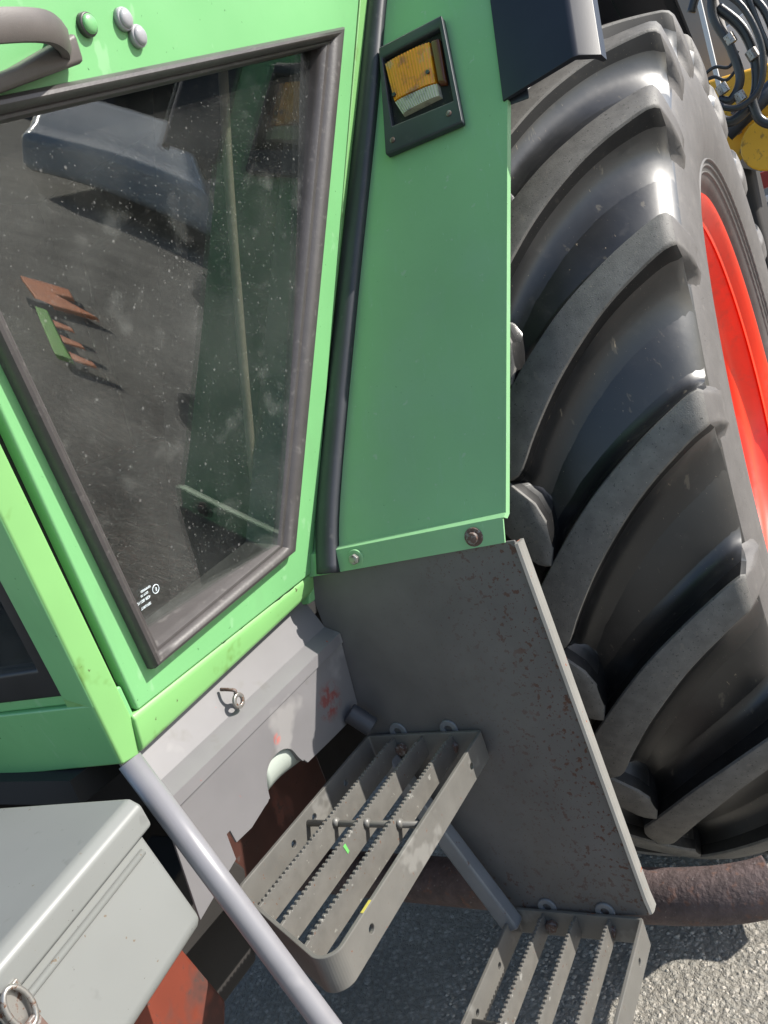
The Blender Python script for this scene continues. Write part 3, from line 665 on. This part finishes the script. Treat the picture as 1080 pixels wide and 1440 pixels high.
# small eyelet hanging from the panel
eye = D(0.663, 0.909, 0); eyc = Vector((0.661, 0.700, 0.902))
mk('eyelet', ringm(eyc, (0, -1, 0), 0.0048, 0.0098, 0.004), 'zinc', side, bevel=0.0008)
mk('eyelet_hook', tubem(spline([eyc+Vector((0, -.001, .009)), eyc+Vector((-.001, -.003, .014)), eyc+Vector((-.003, .004, .017)), eyc+Vector((-.003, .016, .018))], 5), 0.0022, 8), 'rusty_bolt', side, smooth=True)
# red paint smear: old overspray patches on the panel near the plate

# --- steps
def serrated(x0, x1, y, z, h, th):
    pts = [(x0, z-h), (x0, z-0.003)]; n = int((x1-x0-0.016)/0.0072); xs = x0+0.008
    for k in range(n):
        a = xs+k*0.0072; pts += [(a, z-0.0026), (a+0.0012, z), (a+0.0046, z), (a+0.0058, z-0.0026)]
    pts += [(x1, z-0.003), (x1, z-h)]
    return prism([Vector((px, y-th/2, pz)) for px, pz in pts], (0, th, 0))
def make_step(x0, x1, yi, yo, z, label, marks=False):
    h, th, rc = 0.040, 0.005, 0.020
    # closed loop of flat bar with rounded corners
    xs = lambda y: x0 + (y-yo)*0.47                     # the front end is cut at a slant
    pts4 = [Vector((x1, yo)), Vector((x1, yi)), Vector((xs(yi), yi)), Vector((x0, yo))]
    cor = []
    for k in range(4):
        p, a, b = pts4[k], pts4[k-1], pts4[(k+1) % 4]; r_ = 0.008 if k < 2 else rc
        da, db = (a-p).normalized(), (b-p).normalized(); an = da.angle(db); tl = r_/math.tan(an/2)
        c_ = p + (da+db).normalized()*(r_/math.sin(an/2)); q0 = p+da*tl-c_; q1 = p+db*tl-c_
        a0 = math.atan2(q0.y, q0.x); a1 = math.atan2(q1.y, q1.x)
        while a1-a0 > math.pi: a1 -= 2*math.pi
        while a1-a0 < -math.pi: a1 += 2*math.pi
        for i in range(15):
            t = a0+(a1-a0)*i/14; cor.append((c_.x+r_*math.cos(t), c_.y+r_*math.sin(t), c_.x+(r_-th)*math.cos(t), c_.y+(r_-th)*math.sin(t)))
    v = []; f = []
    for ox, oy, ix, iy in cor: v += [(ox, oy, z), (ox, oy, z-h), (ix, iy, z-h), (ix, iy, z)]
    n = len(cor)
    for i in range(n):
        j = (i+1) % n
        for k in range(4): f.append((i*4+k, i*4+(k+1) % 4, j*4+(k+1) % 4, j*4+k))
    st = mk('step', (v, f), 'step', T, label=label)
    # bolt holes drilled through the two long rails
    bmc = bmesh.new()
    for hx, yy, hz in ((x0+0.075, yo, -.021), (x1-0.055, yo, -.02), (x1-0.085, yi, -.022), (x1-0.165, yi, -.018), (x1-0.215, yi, -.02)):
        mm = Matrix.Translation((hx, yy, z+hz)) @ Matrix.Rotation(R(90), 4, 'X')
        bmesh.ops.create_cone(bmc, cap_ends=True, segments=16, radius1=0.0046, radius2=0.0046, depth=0.06, matrix=mm)
    cme = bpy.data.meshes.new('cut'); bmc.to_mesh(cme); bmc.free(); cut = bpy.data.objects.new('cut', cme); link(cut)
    bo = st.modifiers.new('holes', 'BOOLEAN'); bo.object = cut; bo.solver = 'EXACT'; bo.operation = 'DIFFERENCE'
    bpy.context.view_layer.update()
    cut.location = (0, 0, 0); bpy.context.view_layer.update()
    dg = bpy.context.evaluated_depsgraph_get(); me = bpy.data.meshes.new_from_object(st.evaluated_get(dg))
    st.modifiers.clear(); st.data = me; bpy.data.objects.remove(cut); me.name = 'step'
    bv = st.modifiers.new("bevel", 'BEVEL'); bv.width = 0.0009; bv.segments = 2; bv.limit_method = 'ANGLE'; bv.angle_limit = R(50)
    for k in range(3):
        y = yi + (yo-yi)*(k+1)/4
        xe = x1-th if not (marks == 2 and k == 2) else x1-th
        mk('tread_bar', serrated(xs(y)+th, xe, y, z-0.001, 0.032, 0.004), ['step_worn'], st, bevel=0.0004, seg=1)
    xm = x0+(x1-x0)*0.56
    mk('cross_rod', tubem([(xm, yi-th, z-0.016), (xm+.002, yo+th, z-0.016)], 0.0042, 10), 'step', st, smooth=True)
    for k in range(3):                                   # weld beads where the rod meets the bars
        y = yi + (yo-yi)*(k+1)/4
        mk('weld', discm((xm, y-0.002, z-0.014), (0, -1, .4), 0.0062, 0.003, 10, 0.003), 'step', st, smooth=True)
    for by in (yi+(yo-yi)*.28, yi+(yo-yi)*.72):
        mk('washer', ringm((XP-0.0005, by, z+0.001), (-1, 0, 0), 0.006, 0.0135, 0.003), 'steel_blue', st)
        mk('bolt', discm((x1-th, by-.004, z-0.020), (-1, 0, 0), 0.0085, 0.009, 6), 'rusty_bolt', st, bevel=0.0006)
    return st
s1 = make_step(0.464, 0.872, 0.702, 0.514, 0.723, 'upper grey step of serrated bars bolted to the plate', 1)
s2 = make_step(0.462, 0.872, 0.562, 0.3725, 0.436, 'lower grey step of serrated bars with a rusty rear corner', 2)
mk('chalk_mark', prism([Vector((0.640, 0.6055, 0.7165)), Vector((0.645, 0.6055, 0.7165)), Vector((0.647, 0.6055, 0.705)), Vector((0.643, 0.6055, 0.704))], (0, 0.0006, 0)), 'chalk', s1)
mk('paint_mark', boxm((0.545, 0.5165, 0.7232), (0.018, 0.003, 0.0006)), 'yellow_mark', s1)
# tubular stringer carrying the step ends
tb0, tb1 = Vector((0.452, 0.622, 0.962)), Vector((0.446, 0.335, 0.33))
tp0 = Vector((0.4565, 0.645, 0.948)); tp1 = Vector((0.4485, 0.523, 0.672)); dd = (tp1-tp0)
mk('step_stringer', tubem([tp0+dd*-0.02, tp0+dd*0.5, tp0+dd*1.0, tp0+dd*1.7], 0.0118, 24), 'tube', T, smooth=False, bevel=0.0)
for p in bpy.data.objects['step_stringer'].data.polygons: p.use_smooth = len(p.vertices) == 4
# flat strut down the inner edge of the plate
mk('strut', boxm((0.852, 0.612, 0.560), (0.024, 0.026, 0.30), ez=(0, 0.40, 1), ey=(0, 1, -0.40)), 'steel_blue', T, bevel=0.004)
# rubber stub by the panel
mk('rubber_stub', tubem([(0.842, 0.694, 0.778), (0.848, 0.668, 0.748)], 0.0145, 16), 'rubber_dark', T, smooth=False, bevel=0.003)

# --- exhaust
ep = spline([(1.02, 1.15, 0.352), (1.010, 0.85, 0.353), (1.004, 0.60, 0.354), (1.002, 0.47, 0.355), (1.002, 0.38, 0.357), (1.006, 0.31, 0.361), (1.016, 0.262, 0.365), (1.026, 0.236, 0.368)], 6)
ev_, ef_ = tubem(ep, 0.039, 28, caps=False)
ex = mk('exhaust_pipe', (ev_, ef_), 'rust_pipe', T, smooth=True)
q = ex.modifiers.new("solid", 'SOLIDIFY'); q.thickness = 0.004; q.offset = -1

# --- wheel
AX = (1.902, 0.817); YC = 0.435
def mirror(p): return [(2*YC-y, r) for y, r in reversed(p)]
half = [(0.232, 0.505), (0.222, 0.520), (0.206, 0.535), (0.190, 0.565), (0.178, 0.605), (0.1725, 0.65), (0.173, 0.690), (0.176, 0.718), (0.181, 0.740), (0.189, 0.757), (0.203, 0.7725), (0.225, 0.786), (0.255, 0.798), (0.29, 0.808), (0.335, 0.8165), (0.385, 0.822)]
halff = [(p.x, p.y) for p in spline([(y, r, 0) for y, r in half], 3)]
pr_ = halff + [(YC, 0.823)] + mirror(halff)
tvv, tff = lathe_y(pr_, AX, 180)
tvv = [(x, y, max(z, GZ+0.002)) for x, y, z in tvv]
npf = len(pr_)
bmw = bmesh.new(); vv = [bmw.verts.new(p) for p in tvv]
for f_ in tff:
    fc = bmw.faces.new([vv[i] for i in f_]); i = min(a % npf for a in f_)
    fc.material_index = 1 if (i < 25 or i > npf-27) else 0
tyre = mk('rear_tyre', bmw, ['tread', 'sidewall'], T, smooth=True, origin=(AX[0], YC, AX[1]), label='large black rear tyre with curved lugs and a dusty sidewall')
# moulded rings on the sidewall near the rim
for r0 in (0.545, 0.556, 0.566):
    y = 0.199 - (r0-0.545)*0.55
    mk('bead_ring', lathe_y([(y+.004, r0-.0035), (y-.0015, r0-.001), (y-.0015, r0+.001), (y+.004, r0+.0035)], AX, 120), 'sidewall', tyre, smooth=True, origin=(AX[0], YC, AX[1]))
# one curved lug; angles in degrees below its outer upper corner
def ip(tab, y):
    for (a, b), (c, d) in zip(tab, tab[1:]):
        if y <= c: return b + (d-b)*(y-a)/(c-a)
    return tab[-1][1]
UP = [(0.160, 0.0), (0.184, 0.0), (0.222, 1.5), (0.273, 3.9), (0.333, 7.1), (0.386, 10.6), (0.445, 15.0), (0.46, 16.2)]
LO = [(0.160, 3.4), (0.182, 3.4), (0.232, 5.7), (0.277, 8.2), (0.318, 11.0), (0.359, 14.2), (0.40, 18.0), (0.43, 21.0), (0.46, 21.6)]
def crown(y): return 0.872 - 0.029*(abs(y-YC)/0.25)**2.2
TREADZ = [(y, r) for y, r in half if r > 0.70] + [(YC, 0.823), (0.5, 0.823)]
def sm(tab, y):
    """smooth (Catmull-Rom in y) lookup"""
    k = 0
    while k < len(tab)-2 and y > tab[k+1][0]: k += 1
    (x0, v0), (x1, v1) = tab[k], tab[k+1]; t = min(1, max(0, (y-x0)/(x1-x0)))
    m0 = (tab[k+1][1]-tab[k-1][1])/(tab[k+1][0]-tab[k-1][0])*(x1-x0) if k > 0 else v1-v0
    m1 = (tab[k+2][1]-v0)/(tab[k+2][0]-x0)*(x1-x0) if k < len(tab)-2 else v1-v0
    return (2*t**3-3*t*t+1)*v0 + (t**3-2*t*t+t)*m0 + (-2*t**3+3*t*t)*v1 + (t**3-t*t)*m1
def lug_mesh(mir):
    # rows from the sidewall foot, up the shoulder, along the bar to the nose: (y, upper, lower, top r, base r, inset)
    rows = [(0.1775, 0.9, 2.7, 0.712, 0.700), (0.1690, 0.6, 2.9, 0.748, 0.712), (0.1690, 0.45, 3.0, 0.775, 0.728), (0.1735, 0.35, 3.05, 0.806, 0.742), (0.1790, 0.25, 3.15, 0.832, 0.752)]
    for k in range(30):
        y = 0.1845 + (0.452-0.1845)*k/29
        rows.append((y, sm(UP, y), sm(LO, y), crown(y) - (0.0025 if k == 0 else 0), sm(TREADZ, y)))
    rows.append((0.4605, 17.4, 19.8, crown(.46)-.003, 0.823))
    v = []; f = []; mi = []
    for j, (y, u, l, rt, rb) in enumerate(rows):
        mdl = (u+l)/2; h = rt-rb; e = 0 if j > 4 else 1; w_ = 1 if 5 <= j < 33 else 0.6
        prof = [(u-4.4*w_, rb-.0030), (u-3.0*w_, rb-.0002), (u-2.0*w_, rb+h*.07), (u-1.2*w_, rb+h*.24), (u-.55, rb+h*.58), (u-.10, rt-.0045), (u+.06, rt-.0008), (u+.25, rt), (mdl, rt+.0010),
                (l-.25, rt), (l-.06, rt-.0008), (l+.10, rt-.0045), (l+.40, rb+h*.60), (l+1.10*w_, rb+h*.28), (l+2.3*w_, rb+h*.10), (l+4.2*w_, rb+h*.015), (l+6.2*w_, rb-.0030)]
        for k, (a, r) in enumerate(prof):
            yk = y + (0.016 if k in (0, 16) else 0.013 if k in (1, 15) else 0.009 if k in (2, 14) else 0.004 if k in (3, 13) else 0)*e
            t = R(-a); v.append((-r*math.cos(t), (yk if not mir else 2*YC-yk)-YC, r*math.sin(t)))
    n = 17
    for a in range(len(rows)-1):
        for k in range(n-1):
            f.append((a*n+k, a*n+k+1, (a+1)*n+k+1, (a+1)*n+k))
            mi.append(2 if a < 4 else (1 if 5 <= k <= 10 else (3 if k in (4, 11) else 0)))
    f.append(tuple(range(n))); mi.append(2)
    f.append(tuple((len(rows)-1)*n+k for k in range(n))); mi.append(3)
    bm = bmesh.new(); vs_ = [bm.verts.new(p) for p in v]
    for q, m_ in zip(f, mi):
        fc = bm.faces.new([vs_[i] for i in q]); fc.material_index = m_
    bmesh.ops.recalc_face_normals(bm, faces=bm.faces)
    me = bpy.data.meshes.new('lug'); bm.to_mesh(me); bm.free()
    for x in ('tread', 'lug_top', 'sidewall', 'lug_wall_shaded'): me.materials.append(M[x])
    for p in me.polygons: p.use_smooth = True
    return me
NL = 21; PITCH = 360/NL
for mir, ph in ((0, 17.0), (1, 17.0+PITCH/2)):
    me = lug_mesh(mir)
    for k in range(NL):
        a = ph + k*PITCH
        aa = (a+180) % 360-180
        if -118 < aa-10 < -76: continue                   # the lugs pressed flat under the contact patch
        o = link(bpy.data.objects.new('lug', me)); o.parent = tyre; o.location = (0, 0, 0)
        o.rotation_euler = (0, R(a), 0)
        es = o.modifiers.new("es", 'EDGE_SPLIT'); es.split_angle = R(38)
# rim
rp = [(0.246, 0.470), (0.236, 0.497), (0.228, 0.508), (0.220, 0.512), (0.216, 0.508), (0.219, 0.500), (0.228, 0.493), (0.238, 0.482), (0.262, 0.470), (0.285, 0.462), (0.295, 0.446), (0.305, 0.432), (0.335, 0.424), (0.372, 0.418), (0.384, 0.405), (0.388, 0.380), (0.376, 0.345), (0.352, 0.30), (0.342, 0.26), (0.342, 0.19), (0.342, 0.13), (0.300, 0.11), (0.296, 0.02)]
rim = mk('rear_rim', lathe_y(rp, AX, 144), 'rim', T, smooth=True, origin=(AX[0], YC, AX[1]), label='bright red steel rim of the rear wheel')
rim.modifiers.new("es", 'EDGE_SPLIT').split_angle = R(40)
for k in range(8):
    a = 2*math.pi*k/8
    mk('wheel_nut', discm((AX[0]-0.16*math.cos(a), 0.342, AX[1]+0.16*math.sin(a)), (0, -1, 0), 0.016, 0.022, 6), 'zinc', rim, bevel=0.001)
mk('axle_housing', tubem([(AX[0], 0.40, AX[1]), (AX[0], 1.4, AX[1])], 0.14, 24), 'dark', T, smooth=True)

# --- underbody: gearbox, red frame rail, cab mount
mk('gearbox', boxm((1.2, 1.42, 0.62), (2.2, 0.5, 0.52)), 'dark', T, bevel=0.03)
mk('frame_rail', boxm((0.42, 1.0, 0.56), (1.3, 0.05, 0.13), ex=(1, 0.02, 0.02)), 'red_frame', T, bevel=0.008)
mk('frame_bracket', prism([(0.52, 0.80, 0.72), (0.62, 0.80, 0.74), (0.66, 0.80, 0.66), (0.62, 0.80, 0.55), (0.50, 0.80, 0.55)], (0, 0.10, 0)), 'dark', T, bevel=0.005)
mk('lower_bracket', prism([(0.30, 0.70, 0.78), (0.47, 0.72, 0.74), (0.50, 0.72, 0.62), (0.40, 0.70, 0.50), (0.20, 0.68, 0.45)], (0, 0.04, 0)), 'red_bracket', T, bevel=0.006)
mk('cab_mount', boxm((0.93, 0.98, 0.80), (0.5, 0.3, 0.14)), 'dark', T, bevel=0.02)

# --- toolbox under the cab front corner
bx = Vector((0.99, 0.09, 0.096)).normalized()                  # its long axis, slightly tilted
A0 = Vector((0.42, 0.612, 0.930))
by = Vector((0.02, 1.0, 0.0)); by = (by - bx*by.dot(bx)).normalized(); bz = bx.cross(by)
lean = (by*-0.155 + bz*-1.0).normalized()                      # front face runs out a little towards the bottom
LB = 0.60
def BX(l, y, z): return A0 + bx*(-l) + by*y + bz*z
body = []
for l in (0.0, LB):
    body += [BX(l, 0.012, -0.018), BX(l, 0.012, -0.018) + lean*0.112, BX(l, 0.012, -0.018)+lean*0.122+by*0.01, BX(l, 0.20, -0.135), BX(l, 0.20, -0.018)]
box = mk('toolbox', (body, [(0, 1, 2, 3, 4), (5, 6, 7, 8, 9)] + [(i, (i+1) % 5, 5+(i+1) % 5, 5+i) for i in range(5)]), 'box', T, bevel=0.007, seg=3, label='pale grey metal toolbox with a hinged lid and hasp')
lid = []
for l, s in ((-0.006, 0.0), (LB+.006, 0.0)):
    lid += [BX(l, 0.0, -0.026), BX(l, 0.0, -0.002), BX(l, 0.010, 0.006), BX(l, 0.21, 0.008), BX(l, 0.21, -0.020), BX(l, 0.006, -0.026)]
lo_ = mk('lid', (lid, [tuple(range(6)), tuple(range(6, 12))] + [(i, (i+1) % 6, 6+(i+1) % 6, 6+i) for i in range(6)]), 'box', box, bevel=0.004, seg=3)
rib0 = BX(0.012, 0.010, -0.018)+lean*0.022; rib1 = BX(LB, 0.010, -0.018)+lean*0.022
mk('pressed_rib', tubem([rib0, rib1], 0.0032, 10), 'box', box, smooth=True)
h0 = BX(0.172, 0.004, -0.020)+lean*0.0
hx_, hz_ = -bx, lean
def HP(a, b, o=0.0): return h0 + hx_*a + hz_*b - by*o
mk('hasp_plate', prism([HP(-.012, -.004, .004), HP(.012, -.004, .004), HP(.012, .03, .002), HP(-.012, .03, .002)], -by*0.003), 'zinc', box, bevel=0.0008)
mk('hasp_loop', tubem([HP(.009*math.cos(a), .010+.017*math.sin(a), .011) for a in [2*math.pi*k/20 for k in range(21)]], 0.0022, 8, caps=False), 'zinc', box, smooth=True)
mk('hasp_lever', prism([HP(-.007, .022, .008), HP(.007, .022, .008), HP(.008, .06, .010), HP(-.008, .06, .010)], -by*0.004), 'rusty_bolt', box, bevel=0.001)

# ------------------------------------------------------------------ what stands behind
yl = empty('loading_machine', (4.3, 0.6, GZ), 'yellow machine with black hydraulic hoses behind the tyre', 'machine')
mk('boom', prism([(4.0, 0.05, 1.80), (4.0, -0.10, 1.55), (4.0, 0.35, 1.46), (4.0, 0.62, 1.70), (4.0, 0.50, 1.86)], (0.35, 0, 0)), 'yellow', yl, bevel=0.02)
mk('lower_link', prism([(3.95, 0.30, 1.47), (3.95, 0.02, 1.64), (3.95, -0.05, 1.58), (3.95, 0.22, 1.42)], (0.1, 0, 0)), 'wall_grey', yl, bevel=0.01)
mk('cylinder', tubem([(3.9, 0.30, 1.60), (3.9, 0.06, 1.72)], 0.035, 16), 'black_plastic', yl, smooth=True)
mk('pivot', discm((3.88, 0.16, 1.50), (-1, 0, 0), 0.10, 0.06, 24), 'yellow', yl, bevel=0.008)
mk('frame', boxm((4.3, 0.75, 0.75), (0.6, 1.0, 1.5)), 'dark', yl, bevel=0.03)
for pts, r_ in (([(3.6, 0.20, 2.10), (3.6, 0.23, 1.98), (3.6, 0.20, 1.86), (3.6, 0.19, 1.74), (3.6, 0.235, 1.68), (3.6, 0.275, 1.70)], 0.016),
                ([(3.62, 0.21, 2.0), (3.62, 0.15, 1.90), (3.62, 0.13, 1.78), (3.62, 0.16, 1.66), (3.62, 0.25, 1.61), (3.62, 0.31, 1.66)], 0.019),
                ([(3.58, 0.20, 2.08), (3.58, 0.13, 2.02), (3.58, 0.07, 1.92), (3.58, 0.05, 1.78)], 0.014),
                ([(3.6, 0.17, 1.66), (3.6, 0.16, 1.58), (3.6, 0.11, 1.54), (3.6, 0.03, 1.56)], 0.017),
                ([(3.64, 0.30, 2.03), (3.64, 0.25, 2.10), (3.64, 0.18, 2.12), (3.64, 0.16, 2.04)], 0.016)):
    mk('hose', tubem(spline(pts, 8), r_, 12), 'hose', yl, smooth=True)
mk('white_fill_panel', prism([(4.6, 0.02, 1.80), (4.6, 0.27, 1.88), (4.6, 0.30, 2.10), (4.6, 0.10, 2.16)], (0.1, 0, 0)), 'white_steel', yl, bevel=0.01)  # white panel added to fill the bright gap behind the hoses
mk('grey_cover', prism([(4.3, 0.22, 1.72), (4.3, 0.60, 1.80), (4.3, 0.60, 2.5), (4.3, 0.26, 2.45)], (0.1, 0, 0)), 'wall_grey', yl, bevel=0.02)
for y_, z_ in ((0.20, 1.66), (0.25, 1.71), (0.19, 1.86), (0.13, 1.78)):
    mk('hose_fitting', tubem([(3.6, y_, z_), (3.6, y_+.01, z_+.035)], 0.021, 8), 'zinc', yl, bevel=0.002)
for z_ in (1.52, 1.60, 1.68):
    mk('bolt', discm((3.995, 0.26, z_), (-1, 0, 0), 0.014, 0.012, 6), 'rusty_bolt', yl)
for pts, r_ in (([(3.55, 0.30, 1.72), (3.55, 0.26, 1.66), (3.55, 0.20, 1.64), (3.55, 0.13, 1.68), (3.55, 0.10, 1.80), (3.55, 0.13, 1.95), (3.55, 0.20, 2.05)], 0.011),
                ([(3.66, 0.33, 1.80), (3.66, 0.27, 1.82), (3.66, 0.22, 1.80), (3.66, 0.18, 1.84)], 0.006),
                ([(3.66, 0.33, 1.78), (3.66, 0.28, 1.79), (3.66, 0.24, 1.76), (3.66, 0.20, 1.78)], 0.006),
                ([(3.57, 0.12, 2.1), (3.57, 0.10, 1.9), (3.57, 0.07, 1.7), (3.57, 0.06, 1.5)], 0.012)):
    mk('hose', tubem(spline(pts, 8), r_, 10), 'hose', yl, smooth=True)
mk('post', boxm((3.9, 0.04, 1.95), (0.05, 0.035, 0.9)), 'black_plastic', yl, bevel=0.004)
mk('post', boxm((3.9, 0.285, 2.0), (0.03, 0.018, 0.5)), 'white_steel', yl, bevel=0.003)
rb = empty('red_trailer', (5.2, 0.3, GZ), 'dark red beam and white rails of a trailer behind the tyre', 'trailer')
mk('beam', boxm((5.2, -0.1, 1.42), (0.12, 1.7, 0.085)), 'dark_red', rb, bevel=0.006)
for z in (1.32, 1.23, 1.10, 0.98, 0.84):
    mk('rail', boxm((5.1, -0.1, z), (0.04, 1.6, 0.035)), 'white_steel', rb, bevel=0.006)
for y in (-0.75, 0.55):
    mk('post', boxm((5.24, y, 0.72), (0.08, 0.08, 1.44)), 'dark_red', rb, bevel=0.006)
mk('deck', boxm((5.8, -0.1, 0.72), (1.0, 1.6, 0.06)), 'wall_grey', rb)
hall = empty('hall', (16, 3, GZ), 'plain grey clad hall far behind the machines', 'building')
mk('wall', boxm((16, 1, 3), (0.3, 14.0, 6)), 'wall_grey', hall)
for k in range(22): mk('cladding_rib', boxm((15.83, -5.5+k*.6, 3), (0.05, 0.05, 6)), 'wall_grey', hall)

# ------------------------------------------------------------------ what the window mirrors: an implement and a white van out on the yard
im = empty('implement', (3.5, -2.8, GZ), 'orange and green implement out on the asphalt, mirrored in the window', 'implement')
fa, fb = Vector((2.88, -2.17, 0.02)), Vector((3.42, -2.80, 0.03)); fd = (fb-fa).normalized()
mk('frame', boxm((fa+fb)/2, ((fb-fa).length, 0.04, 0.03), ex=fd, ey=(fd.y, -fd.x, 0)), 'lime', im, bevel=0.004)
for k in range(3):
    p = fa.lerp(fb, 0.08+0.32*k); q = Vector((-fd.y, fd.x, 0))
    mk('paddle', prism([p+q*.022-fd*.06, p+q*.022+fd*.06, p+q*.075+fd*.02, p+q*.075-fd*.04], (0, 0, 0.012)), 'orange', im, bevel=0.003)
mk('headstock', prism([(3.54, -2.94, 0.0), (3.90, -3.42, 0.0), (4.06, -3.32, 0.0), (3.92, -3.16, 0.0), (3.84, -3.17, 0.0), (3.76, -2.90, 0.0)], (0, 0, 0.03)), 'orange', im, bevel=0.005)
mk('gear_case', boxm((3.50, -2.89, 0.02), (0.07, 0.07, 0.08)), 'wall_grey', im, bevel=0.012)
vn = empty('parked_car', (9.3, -7.6, GZ), 'pale grey car parked across the yard, mirrored in the window', 'car')
cp = [(-2.1, .3), (2.1, .3), (2.15, .75), (1.75, .88), (1.1, 1.32), (0.2, 1.46), (-.9, 1.42), (-1.6, .98), (-2.1, .85)]
cdx, cdy = Vector((0.80, -0.60, 0)), Vector((0.60, 0.80, 0)); cc = Vector((9.2, -8.6, GZ))
mk('body', prism([cc+cdx*a+Vector((0, 0, b)) for a, b in cp], cdy*1.6), 'white', vn, bevel=0.12, seg=4)
mk('side_window', prism([cc+cdy*1.6+cdx*a+Vector((0, 0, b)) for a, b in ((-1.35, .95), (1.45, .95), (.95, 1.28), (.2, 1.38), (-.8, 1.34))], cdy*0.02), 'dark', vn)
for a in (-1.3, 1.35):
    q = cc+cdx*a+cdy*1.45+Vector((0, 0, .31)); mk('wheel', tubem([q, q+cdy*.2], 0.31, 24), 'dark', vn, smooth=True)
sh = empty('shed', (34, -26, GZ), 'dark shed added at the far edge of the yard to darken the window reflection', 'building')  # made-up wall, there to darken the upper part of the pane's reflection
M['shed'] = mat('dark_blue_cladding', (0.035, 0.045, 0.06), 0.7, var=(1, 0.2))
sa, sb = Vector((23, -27, GZ)), Vector((48, -14, GZ)); sd = (sb-sa).normalized()
mk('wall', boxm((sa+sb)/2+Vector((0, 0, 4.5)), ((sb-sa).length, 0.3, 9), ex=sd, ey=(-sd.y, sd.x, 0)), 'shed', sh)
for k in range(7):
    p = sa.lerp(sb, (k+.5)/7)+Vector((-sd.y, sd.x, 0))*.18+Vector((0, 0, 2.1)); mk('door', boxm(p, (2.6, 0.08, 4.0), ex=sd, ey=(-sd.y, sd.x, 0)), 'dark', sh)
